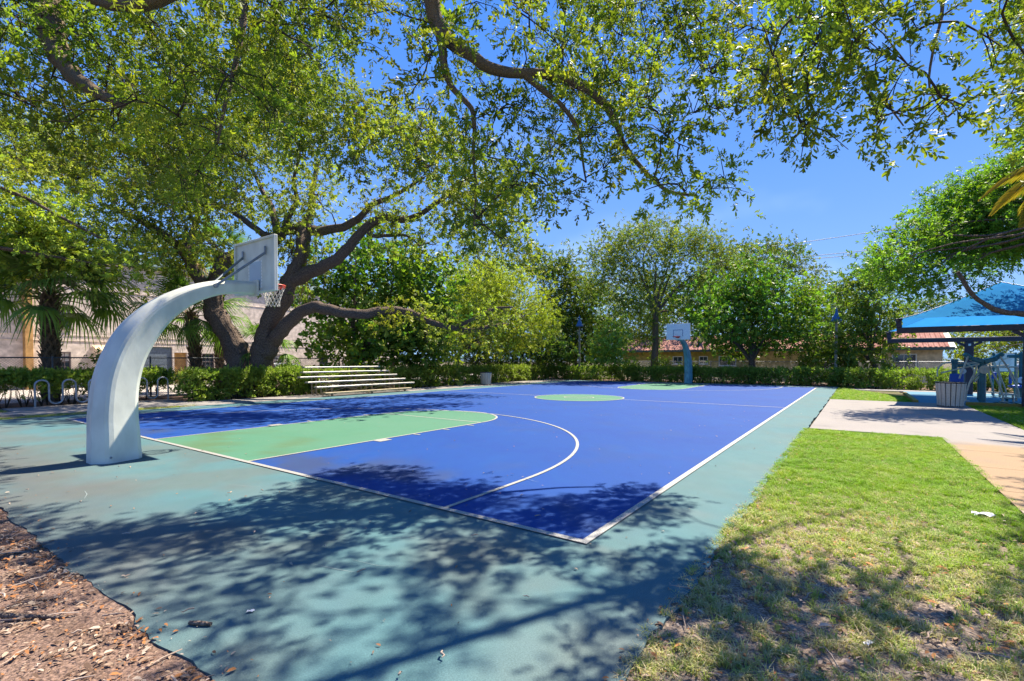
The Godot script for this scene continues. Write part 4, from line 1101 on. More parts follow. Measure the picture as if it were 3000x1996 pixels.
func hedge(label: String, x0: float, x1: float, z0: float, z1: float, h: float, kinds: Array, col: Color, dens: float, lean_through := 0.0) -> void:
	var at := V((x0 + x1) * 0.5, -0.05, (z0 + z1) * 0.5)
	var t := thing("hedge", label, "hedge", at)
	var lx := x1 - x0
	var lz := z1 - z0
	var mb := MB.new()
	var k := int(maxf(lx, lz) / 0.22)
	for i in k:
		var p := V(rnd(-lx, lx) * 0.42, 0, rnd(-lz, lz) * 0.49)
		for j in 3:
			var q := p + V(rnd(-0.25, 0.25), rnd(0.6, 0.95) * h, rnd(-0.25, 0.25))
			mb.tube(PackedVector3Array([p, p.lerp(q, 0.5) + rdir() * 0.06, q]), PackedFloat32Array([0.016, 0.011, 0.006]), 4, false)
	obj("stems", mb, M.twig, t).set_meta("kind", "stuff")
	var bufs := [PackedFloat32Array(), PackedFloat32Array()]
	var area := lx * lz + 2.0 * (lx + lz) * h
	for i in int(area * dens):
		var p := V(rnd(-0.5, 0.5) * lx, rnd(0.06 + lean_through * 0.3, 1.0) * h, rnd(-0.5, 0.5) * lz)
		var u := rng.randf()
		# most sprays sit near the clipped faces
		if u < 0.42:
			p.y = h * rnd(0.86, 1.0)
		elif u < 0.86:
			if (lx < lz) == (rng.randf() < 0.9):
				p.x = lx * 0.5 * (1.0 if rng.randf() < 0.72 else -1.0) * rnd(0.78, 1.0)
			else:
				p.z = lz * 0.5 * (1.0 if rng.randf() < 0.72 else -1.0) * (1.0 - rnd(0.0, 0.25) * minf(1.0, 1.0 / lz))
		if lean_through > 0.0 and p.y < h * 0.6 and rng.randf() < lean_through * n2(at.x + p.x, at.z + p.z, 1.1) * 1.8:
			continue
		var wob := 0.09 * (n2(at.x + p.x, at.z + p.z, 0.9) - 0.5) + 0.12 * (n2(at.x + p.x, at.z + p.z, 3.0) - 0.5)
		if p.y > h * 0.8:
			p.y += wob
		else:
			p.x += wob
		if rng.randf() < 0.015:
			p.y += rnd(0.03, 0.14)
		var s := rnd(0.8, 1.25)
		var tone := 0.75 + 0.5 * n2(at.x + p.x, at.z + p.z, 0.8)
		add16(bufs[i % 2], (Basis(Vector3.UP, rnd(0, TAU)) * Basis(Vector3.RIGHT, rnd(-0.5, 0.5))).scaled(V(s, s, s)), p, col.lerp(Color(0.30, 0.30, 0.05), rnd(0, 0.5)) * (tone * rnd(0.8, 1.2)))
	for i in 2:
		many("foliage", kinds[i], bufs[i], t, "stuff")

func fan_frond(seed_: int, droop: float, dead: bool) -> ArrayMesh:
	rng.seed = seed_
	var mb := MB.new()
	var stem := 1.15
	mb.col = Color(0.20, 0.22, 0.06) if not dead else Color(0.25, 0.17, 0.09)
	mb.tube(PackedVector3Array([V(0, 0, 0), V(0, 0.03, 0.5), V(0, -0.02, stem)]), PackedFloat32Array([0.022, 0.014, 0.010]), 4, false)
	var k := 38
	for i in k:
		var f := (i + 0.5) / k * 2.0 - 1.0
		var a := f * 2.15
		var ln := lerpf(0.95, 0.55, absf(f)) * rnd(0.9, 1.1)
		var d := V(sin(a), 0.10, cos(a)).normalized()
		var s := V(cos(a), 0, -sin(a))
		var p := V(0, -0.02, stem + maxf(0.0, 0.16 * (1.0 - absf(f) * 1.5)))
		var b := rnd(0.75, 1.25)
		mb.col = (Color(0.15, 0.25, 0.05) if not dead else Color(0.33, 0.24, 0.13)) * b
		var w := [0.012, 0.028, 0.020, 0.003]
		var at := [0.0, 0.38, 0.72, 1.0]
		var dr := [0.0, 0.03, 0.16, 0.42]
		var q := []
		for j in 4:
			var c: Vector3 = p + d * ln * at[j] + V(0, -droop * dr[j] * rnd(0.8, 1.3), 0) + V(0, (0.012 if i % 2 else -0.012), 0)
			q.append(c - s * w[j])
			q.append(c + s * w[j])
		for j in 3:
			mb.face(q[j * 2], q[j * 2 + 1], q[j * 2 + 3], q[j * 2 + 2], Vector3.UP)
	return mb.mesh(M.leaf_gloss if not dead else M.dry)

func fan_palm(label: String, base: Vector3, h: float, r: float, lean: Vector3, fronds: int, seed_: int, size := 1.0) -> void:
	var t := thing("cabbage_palm", label, "palm", base)
	rng.seed = seed_
	var mb := MB.new()
	mb.tube(PackedVector3Array([V(0, -0.1, 0), V(0, h * 0.3, 0) + lean * 0.2, V(0, h * 0.7, 0) + lean * 0.6, V(0, h, 0) + lean]), PackedFloat32Array([r * 0.8, r * 0.72, r * 0.74, r * 0.6]), 12)
	obj("trunk", mb, M.palm_bark, t)
	# old leaf bases: split stubs set criss-cross up the stem
	mb = MB.new()
	for s in [-1.0, 1.0]:
		mb.bar(V(s * 0.10, -0.06, -0.02), V(s * 0.035, 0.12, 0.05), 0.07, 0.03, V(0, 0, 1), 0.008)
	mb.bar(V(0, 0.10, 0.045), V(0, 0.24, 0.10), 0.075, 0.028, V(0, 0, 1), 0.008)
	var boot := mb.mesh(M.palm_boot)
	var k := int(h / 0.2 * 7)
	for i in k:
		var f := float(i) / k
		var a := i * TAU * 0.382
		var y := 0.12 + f * (h - 0.25)
		var o := put("leaf_base", boot, t)
		o.position = V(sin(a) * r * 0.70, y, cos(a) * r * 0.70) + lean * pow(y / h, 1.2)
		o.rotation = V(0.12 + rnd(-0.1, 0.1), a + rnd(-0.1, 0.1), 0)
		o.scale = V(1, 1, 1) * rnd(0.85, 1.2)
	var kinds := [fan_frond(seed_ + 1, 0.8, false), fan_frond(seed_ + 2, 1.3, false), fan_frond(seed_ + 3, 1.8, false), fan_frond(seed_ + 4, 2.0, true)]
	rng.seed = seed_ + 9
	for i in fronds:
		var f := float(i) / fronds
		var a := i * 2.4 + rnd(-0.25, 0.25)
		var el := lerpf(1.15, -0.5 if size < 1.4 else -0.22, pow(f, 0.85)) + rnd(-0.12, 0.12)
		var kind := 0 if el > 0.5 else (1 if el > 0.0 else 2)
		if f > 0.94 and size < 1.1: kind = 3
		var o := put("frond", kinds[kind], t)
		o.position = V(0, h - 0.05 - f * 0.25, 0) + lean
		o.basis = Basis(Vector3.UP, a) * Basis(Vector3.RIGHT, -el) * Basis(Vector3.BACK, rnd(-0.3, 0.3))
		o.scale = V(1, 1, 1) * size * rnd(0.85, 1.1)

func coconut_palm() -> void:
	var base := V(6.95, -0.05, -12.9)
	var t := thing("coconut_palm", "yellowing feather palm whose fronds hang beside the blue shade sail", "palm", base)
	rng.seed = 77
	var mb := MB.new()
	mb.tube(PackedVector3Array([V(0, -0.1, 0), V(0.1, 2, 0), V(0, 4, 0), V(-0.2, 5.6, 0)]), PackedFloat32Array([0.2, 0.14, 0.13, 0.12]), 12)
	obj("trunk", mb, M.palm_bark, t)
	mb = MB.new()
	var ln := 2.9
	var spine := PackedVector3Array()
	for i in 13:
		var f := i / 12.0
		spine.append(V(0, 0.75 * sin(f * 2.0) - 1.6 * f * f, ln * f * (1.0 - 0.22 * f)))
	mb.col = Color(0.42, 0.30, 0.06)
	mb.tube(spine, PackedFloat32Array([0.025, 0.02, 0.018, 0.015, 0.012, 0.01, 0.008]), 5, false)
	for i in 90:
		var f := 0.12 + 0.88 * i / 90.0
		var p := spine[mini(int(f * 12), 11)].lerp(spine[mini(int(f * 12) + 1, 12)], fmod(f * 12.0, 1.0))
		for s in [-1.0, 1.0]:
			var l2 := 0.75 * sin(PI * clampf(f * 0.85 + 0.12, 0, 1)) * rnd(0.85, 1.1)
			mb.col = Color(0.16, 0.19, 0.03).lerp(Color(0.40, 0.27, 0.05), rnd(0.1, 0.9))
			var d := V(s * 0.75, -0.35, 0.5).normalized()
			var q := p + d * l2 * 0.5
			var e := q + (d + V(0, -0.9, 0)).normalized() * l2 * 0.5
			var wv := V(0, 0.012, 0.016)
			mb.face(p - wv, p + wv, q + wv, q - wv, V(0, 1, -0.5))
			mb.face3(q - wv, q + wv, e, V(0, 1, -0.5))
	var fr := mb.mesh(M.leaf)
	for i in 11:
		var o := put("frond", fr, t)
		o.position = V(-0.2, 5.6, 0)
		o.basis = Basis(Vector3.UP, -1.03 + i * TAU / 11 + (0.0 if i == 0 else rnd(-0.15, 0.15))) * Basis(Vector3.RIGHT, 0.05 if i == 0 else rnd(-0.9, -0.2))

func big_oak(sp: Array) -> void:
	rng.seed = 101
	var base := V(-20.7, -0.05, -7.8)
	var t := thing("oak_tree", "huge spreading live oak with forked dark trunk growing behind the clipped hedge", "tree", base)
	var nodes := PackedVector3Array()
	var k := 0
	for l in LIMBS.shade_oak:
		var pts: Array = l[2].duplicate()
		if k < 2:
			pts.push_front(V(pts[0].x + (0.0 if k == 0 else -0.02), -0.12, pts[0].z))
		var lr := limb_mesh(pts, l[0], l[1], base, 4, k < 2, 26)
		obj("trunk" if k < 2 else "limb", lr[0], M.bark, t)
		nodes.append_array(lr[1])
		k += 1
	# aerial roots matted on the upper stem and hanging from the limbs
	var mb := MB.new()
	var a := V(-19.58, 0, -10.13)
	for i in 46:
		var top: Vector3 = V(-19.85, 7.0, -10.0) + V(rnd(-0.4, 0.4), rnd(-0.3, 0.5), rnd(-0.3, 0.5))
		var pts := []
		var drop := rnd(1.2, 3.4)
		for j in 5:
			var f := j / 4.0
			pts.append(top + V(rnd(-0.16, 0.16) + f * 0.1, -drop * f, rnd(-0.14, 0.14) + 0.35 - f * f * 0.25 + 0.2))
		var sm := smooth3(pts, 3)
		for j in sm.size():
			sm[j] -= base
		mb.tube(sm, PackedFloat32Array([rnd(0.012, 0.028), 0.014, 0.012, 0.012, 0.010, 0.010, 0.010, 0.010, 0.010, 0.006]), 4, false)
	for i in 34:
		var l: Array = LIMBS.shade_oak[rng.randi_range(2, 4)][2]
		var q: Vector3 = l[rng.randi_range(1, l.size() - 3)]
		q += V(rnd(-0.2, 0.2), -0.1, rnd(-0.2, 0.2))
		var drop := rnd(0.4, 1.7)
		mb.tube(PackedVector3Array([q - base, q + V(rnd(-0.2, 0.2), -drop * 0.5, 0.05) - base, q + V(rnd(-0.15, 0.15), -drop, 0.1) - base]), PackedFloat32Array([0.011, 0.009, 0.006]), 3, false)
	obj("aerial_roots", mb, M.root, t).set_meta("kind", "stuff")
	var p := in_lobes(LOBES.shade_oak_crown, 1.75, 40, 0.4)
	# leaf tufts along the outer limbs
	for l in LIMBS.shade_oak:
		var pts: Array = l[2]
		for i in range(pts.size() / 2, pts.size()):
			for j in 2:
				p.append(pts[i] + rdir() * 0.7)
	twigs(t, nodes, p, 0.05, M.bark, 9.0)
	foliage("crown", t, p, sp, Vector2(0.75, 1.2), Color(0.23, 0.30, 0.05), 0.42)

func overhead_oak(sp: Array) -> void:
	rng.seed = 202
	var base := V(-11.0, -0.05, 4.6)
	var t := thing("oak_tree", "live oak whose leafy limbs hang over the near end of the court", "tree", base)
	var fork := V(-10.6, 5.2, 3.6)
	var tr := limb_mesh([base + V(0, -0.1, 0), V(-11.0, 1.5, 4.6), V(-10.9, 3.4, 4.2), fork], 0.6, 0.45, base, 4, true, 14)
	obj("trunk", tr[0], M.bark, t)
	var nodes := PackedVector3Array()
	var k := 0
	var to := {0: [V(-8.2, 7.8, 2.2), V(-5.0, 8.7, 0.2)], 3: [V(-10.4, 8.0, 2.6)], 4: [V(-10.2, 7.2, 2.4)], 5: [V(-8.2, 8.2, 1.8)], 6: [V(-6.0, 9.4, 1.0), V(-1.0, 9.6, -1.4)], 7: [V(-6.2, 9.6, 1.6), V(-0.5, 9.8, -0.2)]}
	for l in LIMBS.overhead_oak:
		var pts: Array = l[2].duplicate()
		if to.has(k):
			var pre: Array = [fork]
			pre.append_array(to[k])
			var r: float = l[0]
			var lr0 := limb_mesh(pre + [pts[0]], maxf(r * 1.4, 0.07), r, base, 4, false, 12)
			obj("limb", lr0[0], M.bark_pale, t)
			nodes.append_array(lr0[1])
		var lr := limb_mesh(pts, l[0], l[1], base, 4, false, 12)
		obj("limb", lr[0], M.bark_pale, t)
		nodes.append_array(lr[1])
		k += 1
	var p := PackedVector3Array()
	for i in OVERHEAD.size() / 3:
		p.append(V(OVERHEAD[i * 3], OVERHEAD[i * 3 + 1], OVERHEAD[i * 3 + 2]))
	twigs(t, nodes, p, 0.028, M.twig, 6.0)
	foliage("crown", t, p, sp, Vector2(0.8, 1.25), Color(0.175, 0.26, 0.032), 0.48)

func vegetation() -> void:
	var oak := []
	var oak_far := []
	var small := []
	var broad := []
	var hedge_s := []
	var big := []
	var pinn := []
	var leafy_s := []
	for v in 2:
		oak.append(clump(30, 12, 0.070, 0.028, 0.13, 1.15, V(0.16, 0.20, 0.16), 0.45, M.leaf, 11 + v))
		oak_far.append(clump(22, 11, 0.125, 0.058, 0.22, 1.2, V(0.42, 0.32, 0.42), 0.25, M.leaf, 21 + v))
		small.append(clump(20, 11, 0.12, 0.052, 0.25, 1.15, V(0.45, 0.36, 0.45), 0.25, M.leaf, 31 + v))
		broad.append(clump(18, 8, 0.19, 0.085, 0.2, 1.1, V(0.42, 0.36, 0.42), 0.2, M.leaf_gloss, 41 + v))
		hedge_s.append(clump(16, 11, 0.064, 0.034, 0.12, 1.0, V(0.11, 0.075, 0.11), -0.3, M.leaf_gloss, 51 + v))
		big.append(clump(13, 5, 0.30, 0.16, 0.25, 1.25, V(0.45, 0.45, 0.45), 0.45, M.leaf_gloss, 61 + v))
		pinn.append(clump(18, 10, 0.115, 0.045, 0.2, 1.25, V(0.30, 0.17, 0.30), 0.1, M.leaf, 71 + v))
		leafy_s.append(clump(12, 8, 0.11, 0.05, 0.13, 1.1, V(0.16, 0.14, 0.16), 0.1, M.leaf_gloss, 81 + v))
	overhead_oak(oak)
	print("overhead")
	big_oak(oak_far)
	print("big oak")
	rng.seed = 303
	var green := Color(0.10, 0.165, 0.03)
	tree("oak_tree", "sunlit oak at the edge of the park reaching over the bike rack", V(-25.5, -0.05, 6.5), 5.2, 0.34, "edge_oak_crown", M.bark, oak_far, 2.2, Vector2(0.7, 1.15), Color(0.336, 0.449, 0.072), 0.25)
	rng.seed = 311
	tree("shrub_thicket", "dense thicket of broad glossy leaves behind the bleachers", V(-22.3, -0.05, -14.5), 1.6, 0.22, "jungle", M.bark, big, 1.1, Vector2(0.8, 1.3), Color(0.131, 0.255, 0.043), 0.4, "", Vector3.ZERO, 34)
	rng.seed = 322
	tree("shade_tree", "bright yellow green tree behind the far trash can", V(-20.9, -0.05, -21.8), 2.2, 0.16, "bright_tree", M.bark, small, 2.2, Vector2(0.8, 1.3), Color(0.350, 0.442, 0.051), 0.25, "", V(0.3, 0, 0))
	rng.seed = 333
	tree("shade_tree", "dark dense tree behind the corner of the hedge", V(-19.5, -0.05, -36.5), 2.6, 0.25, "dark_tree", M.bark, broad, 1.5, Vector2(0.8, 1.3), Color(0.096, 0.170, 0.037), 0.3)
	rng.seed = 344
	tree("bush", "bright leafy bush behind the hedge next to the lamp post", V(-14.2, -0.05, -33.6), 0.8, 0.08, "bright_bush", M.bark, broad, 3.0, Vector2(0.8, 1.3), Color(0.263, 0.391, 0.060), 0.25, "", Vector3.ZERO, 40, "bush")
	rng.seed = 355
	tree("shade_tree", "tall thin crowned tree with straight grey trunk behind the far hoop", V(-11.0, -0.05, -33.7), 5.4, 0.29, "fine_tree", M.bark_pale, small, 1.5, Vector2(0.8, 1.3), Color(0.165, 0.255, 0.050), 0.3, "", Vector3.ZERO, 40)
	rng.seed = 366
	tree("shade_tree", "round dense green tree with forked trunk in front of the yellow house", V(-4.15, -0.05, -33.5), 1.7, 0.24, "round_tree", M.bark, broad, 1.5, Vector2(0.8, 1.3), Color(0.131, 0.281, 0.037), 0.25)
	rng.seed = 377
	tree("shade_tree", "dark tree rising behind the red tiled roof of the yellow house", V(-12.5, -0.05, -52.5), 4.0, 0.3, "back_tree", M.bark, broad, 0.9, Vector2(0.8, 1.3), Color(0.105, 0.178, 0.043), 0.3)
	rng.seed = 388
	tree("shade_tree", "leaning glossy tree behind the hedge beside the blue lamp", V(2.95, -0.05, -34.2), 1.9, 0.17, "lamp_tree", M.bark, broad, 2.0, Vector2(0.8, 1.3), Color(0.149, 0.246, 0.043), 0.3, "", V(-0.5, 0, 0.1))
	rng.seed = 399
	feather_tree(pinn)
	rng.seed = 410
	tree("shade_tree", "yellow green trees' low crown beyond the exercise yard", V(12.5, -0.05, -45.0), 2.0, 0.2, "far_bush", M.bark, broad, 0.8, Vector2(0.8, 1.3), Color(0.280, 0.340, 0.051), 0.3)
	rng.seed = 421
	tree("shade_tree", "distant dark tree seen beyond the houses", V(-6.0, -0.05, -62.0), 3.0, 0.3, "far_line", M.bark, broad, 0.5, Vector2(0.8, 1.3), Color(0.123, 0.204, 0.051), 0.3)
	rng.seed = 432
	tree("shade_tree", "shaded tree filling the gap behind the thicket", V(-30.0, -0.05, -24.0), 2.4, 0.25, "far_line_b", M.bark, broad, 1.1, Vector2(0.8, 1.3), Color(0.123, 0.212, 0.048), 0.3)
	print("trees")
	# slim cypress behind the far hoop
	rng.seed = 440
	var t := thing("cypress_tree", "slim upright cypress beyond the yellow house roof", "tree", V(-13.6, -0.05, -41.5))
	var mb := MB.new()
	mb.tube(PackedVector3Array([V(0, -0.1, 0), V(0, 7.5, 0)]), PackedFloat32Array([0.1, 0.02]), 7)
	obj("trunk", mb, M.bark, t)
	var p := PackedVector3Array()
	for i in 90:
		var y := rnd(0.5, 8.2)
		var rr := 0.42 * sqrt(maxf(0.02, 1.0 - y / 8.4))
		var a := rnd(0, TAU)
		p.append(t.position + V(cos(a) * rr * rnd(0.4, 1), y, sin(a) * rr * rnd(0.4, 1)))
	foliage("crown", t, p, leafy_s, Vector2(0.9, 1.4), Color(0.09, 0.18, 0.04), 0.25)
	# palms behind the fence
	fan_palm("cabbage palm with criss-cross trunk standing behind the bike rack", V(-24.05, -0.05, -1.5), 4.3, 0.34, V(0.0, 0, 0.0), 34, 500, 1.5)
	fan_palm("cabbage palm with shaggy leaning trunk close beside the forked oak", V(-23.9, -0.05, -6.7), 3.9, 0.28, V(0.15, 0, 0.35), 26, 520, 1.2)
	fan_palm("young fan palm sprouting between the stems of the forked oak", V(-21.5, -0.05, -8.5), 2.4, 0.12, V(0.1, 0, -0.1), 11, 540, 0.85)
	fan_palm("tall cabbage palm half hidden behind the forked oak", V(-26.0, -0.05, -8.6), 7.4, 0.24, V(0.1, 0, 0.0), 22, 560, 1.0)
	coconut_palm()
	print("palms")
	rng.seed = 600
	var hg := Color(0.27, 0.39, 0.065)
	hedge("shaggy clipped hedge behind the bike rack with gaps near its foot", -22.0, -20.85, -4.5, 7.0, 1.12, hedge_s, hg, 18, 0.8)
	hedge("clipped green hedge between the bike rack and the bleachers", -19.75, -18.55, -9.4, -4.25, 1.1, hedge_s, hg, 16)
	hedge("clipped hedge running from the bleachers to the far corner of the court", -19.8, -18.6, -30.4, -9.5, 1.05, hedge_s, Color(0.30, 0.39, 0.07), 14)
	hedge("long clipped hedge across the far end of the court", -19.8, 1.5, -31.9, -30.7, 0.96, hedge_s, hg, 14)
	hedge("clipped hedge along the exercise yard below the tan house", 1.55, 12.0, -30.6, -29.4, 0.96, hedge_s, hg, 14)
	print("hedges")
	# loose shrubs at the fence
	for s in [[V(-21.6, -0.05, -2.6), 1.75, "thin sapling against the pink wall behind the bike rack", Color(0.08, 0.11, 0.03)], [V(-10.2, -0.05, -32.8), 1.9, "loose shrub between the grey trunk and the far hoop", Color(0.14, 0.20, 0.035)], [V(-8.2, -0.05, -33.2), 1.4, "low shrub under the window of the yellow house", Color(0.14, 0.19, 0.04)], [V(-0.6, -0.05, -33.2), 2.1, "leafy shrub beside the pole of the blue lamp", Color(0.13, 0.20, 0.03)], [V(3.3, -0.05, -33.0), 1.5, "shrub below the white framed window of the tan house", Color(0.12, 0.19, 0.03)], [V(-20.6, -0.05, -9.2), 1.5, "broad leaved shrub at the foot of the forked oak", Color(0.10, 0.19, 0.03)], [V(1.4, -0.05, -33.4), 2.5, "tall shrub behind the hedge next to the leaning tree", Color(0.12, 0.19, 0.03)], [V(-13.0, -0.05, -33.2), 1.5, "small shrub in front of the fence by the yellow house", Color(0.13, 0.20, 0.03)]]:
		var at: Vector3 = s[0]
		var sh := thing("shrub", s[2], "shrub", at)
		var h: float = s[1]
		var pp := PackedVector3Array()
		mb = MB.new()
		for i in 11:
			var q := V(rnd(-0.5, 0.5), h * rnd(0.45, 1.0), rnd(-0.45, 0.45))
			mb.tube(PackedVector3Array([V(rnd(-0.06, 0.06), -0.02, rnd(-0.06, 0.06)), q * V(0.4, 0.55, 0.4), q]), PackedFloat32Array([0.018, 0.012, 0.005]), 4, false)
			pp.append(at + q)
			pp.append(at + q * V(0.8, 0.75, 0.8))
		obj("stems", mb, M.twig, sh).set_meta("kind", "stuff")
		foliage("foliage", sh, pp, leafy_s, Vector2(0.8, 1.3), s[3] * 1.5, 0.25)

func feather_tree(pinn: Array) -> void:
	var base := V(8.6, -0.05, -17.2)
	var t := thing("shade_tree", "spreading feathery leaved tree reaching over the blue shade sail", "tree", base)
	var tr := limb_mesh([base + V(0, -0.1, 0), base + V(0, 1.2, 0), base + V(-0.1, 2.3, 0)], 0.3, 0.24, base, 4, true, 12)
	obj("trunk", tr[0], M.bark, t)
	var fork := base + V(-0.1, 2.3, 0)
	var nodes := PackedVector3Array()
	var sets := [[fork, V(7.4, 2.75, -16.9), V(6.3, 2.83, -16.4), V(5.7, 2.89, -16.1), V(5.25, 2.95, -15.8), V(4.85, 3.15, -15.5), V(4.5, 3.5, -15.25), V(4.2, 4.1, -15.1)]]
	var lr := limb_mesh(sets[0], 0.12, 0.05, base, 4, false, 10)
	obj("limb", lr[0], M.bark, t)
	nodes.append_array(lr[1])
	var crotch := base + V(-0.9, 5.2, 0.2)
	lr = limb_mesh([fork + V(0, -0.2, 0), fork + V(-0.1, 1.2, 0.1), base + V(-0.6, 4.0, 0.1), crotch], 0.2, 0.12, base, 4, false, 10)
	obj("limb", lr[0], M.bark, t)
	nodes.append_array(lr[1])
	for l in LOBES.feather_tree:
		var c := V(l[0], l[1], l[2])
		var mid := crotch.lerp(c, 0.5) + V(rnd(-0.3, 0.3), rnd(0.2, 0.8), rnd(-0.4, 0.4))
		lr = limb_mesh([crotch + V(0, -0.2, 0), crotch.lerp(mid, 0.45) + V(rnd(-0.2, 0.2), 0.3, rnd(-0.2, 0.2)), mid, mid.lerp(c, 0.5) + V(0, rnd(0.1, 0.4), 0), c], 0.06, 0.012, base, 3, false, 7)
		obj("limb", lr[0], M.bark, t)
		nodes.append_array(lr[1])
	var p := in_lobes(LOBES.feather_tree, 10.0, 85, 0.4)
	twigs(t, nodes, p, 0.022, M.twig, 6.0)
	foliage("crown", t, p, pinn, Vector2(0.75, 1.2), Color(0.16, 0.33, 0.035), 0.3, Color(0.30, 0.42, 0.05))

func lawn_grass() -> void:
	rng.seed = 700
	var tuft: ArrayMesh
	for v in 1:
		var mb := MB.new()
		for i in 13:
			var a := rnd(0, TAU)
			var o := V(cos(a), 0, sin(a))
			var h := rnd(0.025, 0.062)
			var b := V(rnd(-0.02, 0.02), 0, rnd(-0.02, 0.02))
			var s := V(-o.z, 0, o.x) * rnd(0.0018, 0.003)
			var m := b + o * h * 0.25 + V(0, h * 0.65, 0)
			var e := b + o * h * rnd(0.7, 1.3) + V(0, h * rnd(0.75, 1.0), 0)
			var t := rnd(0.75, 1.25)
			mb.col = Color(t * rnd(0.85, 1.2), t, t * 0.9)
			mb.face(b - s, b + s, m + s * 0.8, m - s * 0.8, -o + V(0, 0.6, 0))
			mb.face3(m - s * 0.8, m + s * 0.8, e, -o + V(0, 0.8, 0))
		tuft = mb.mesh(M.grass)
	var lush := Color(0.17, 0.35, 0.02)
	var straw := Color(0.62, 0.50, 0.33)
	var jobs := [["near", 0.90, 3.36, -9.3, 4.2, 1150.0], ["yard", 4.98, 9.0, -19.2, -9.0, 260.0], ["patch", 1.02, 3.6, -29.3, -19.55, 230.0], ["strip", -17.2, -16.45, -3.8, 4.0, 300.0], ["verge", -20.8, -18.9, 0.5, 4.0, 200.0]]
	for j in jobs:
		var buf := PackedFloat32Array()
		var k := int((j[2] - j[1]) * (j[4] - j[3]) * j[5])
		for i in k:
			var x := rnd(j[1], j[2])
			var z := rnd(j[3], j[4])
			var dry := 0.0
			var y := -0.04
			if j[0] == "near":
				dry = ss(-4.0, 1.2, z + 2.6 * (n2(x, z, 0.8) - 0.5))
				var clumpy := n2(x + 50, z, 2.2)
				if rng.randf() < dry * 0.85 * ss(0.34, 0.60, clumpy) + 0.06:
					continue
				y = -0.024 + 0.028 * (n2(x, z, 1.6) - 0.5) + 0.016 * (n2(x, z, 6.0) - 0.5)
			elif j[0] == "patch":
				if x > lerpf(3.6, 1.6, ss(-22.0, -29.0, z)):
					continue
				y = -0.027
			elif j[0] == "strip" or j[0] == "verge":
				dry = 0.55 + 0.5 * (n2(x, z, 1.0) - 0.5)
				if rng.randf() < 0.3:
					continue
			var s := rnd(0.7, 1.25) * (1.25 if j[0] != "near" else 0.6 + 0.6 * n2(x + 20, z, 1.4))
			var c := lush.lerp(Color(0.31, 0.42, 0.035), n2(x + 9, z, 0.7)).lerp(straw, clampf(dry * 0.35 + (rnd(0.3, 0.9) if rng.randf() < 0.10 + dry * 0.55 else 0.0), 0, 0.95)) * rnd(0.75, 1.2)
			add16(buf, Basis(Vector3.UP, rnd(0, TAU)).rotated(Vector3.RIGHT.rotated(Vector3.UP, rnd(0, TAU)), rnd(0, 0.4)).scaled(V(s, s * rnd(0.7, 1.2), s)), V(x, y, z), c)
		var o := many("grass", tuft, buf, self, "stuff")
		tag(o, {"near": "green and straw coloured lawn grass beside the teal apron", "yard": "lawn grass beyond the path under the feathery tree", "patch": "bright triangle of mown grass at the far court corner", "strip": "sparse yellowish grass strip along the teal apron", "verge": "thin grass between pavement and shaggy hedge"}[j[0]], "grass")

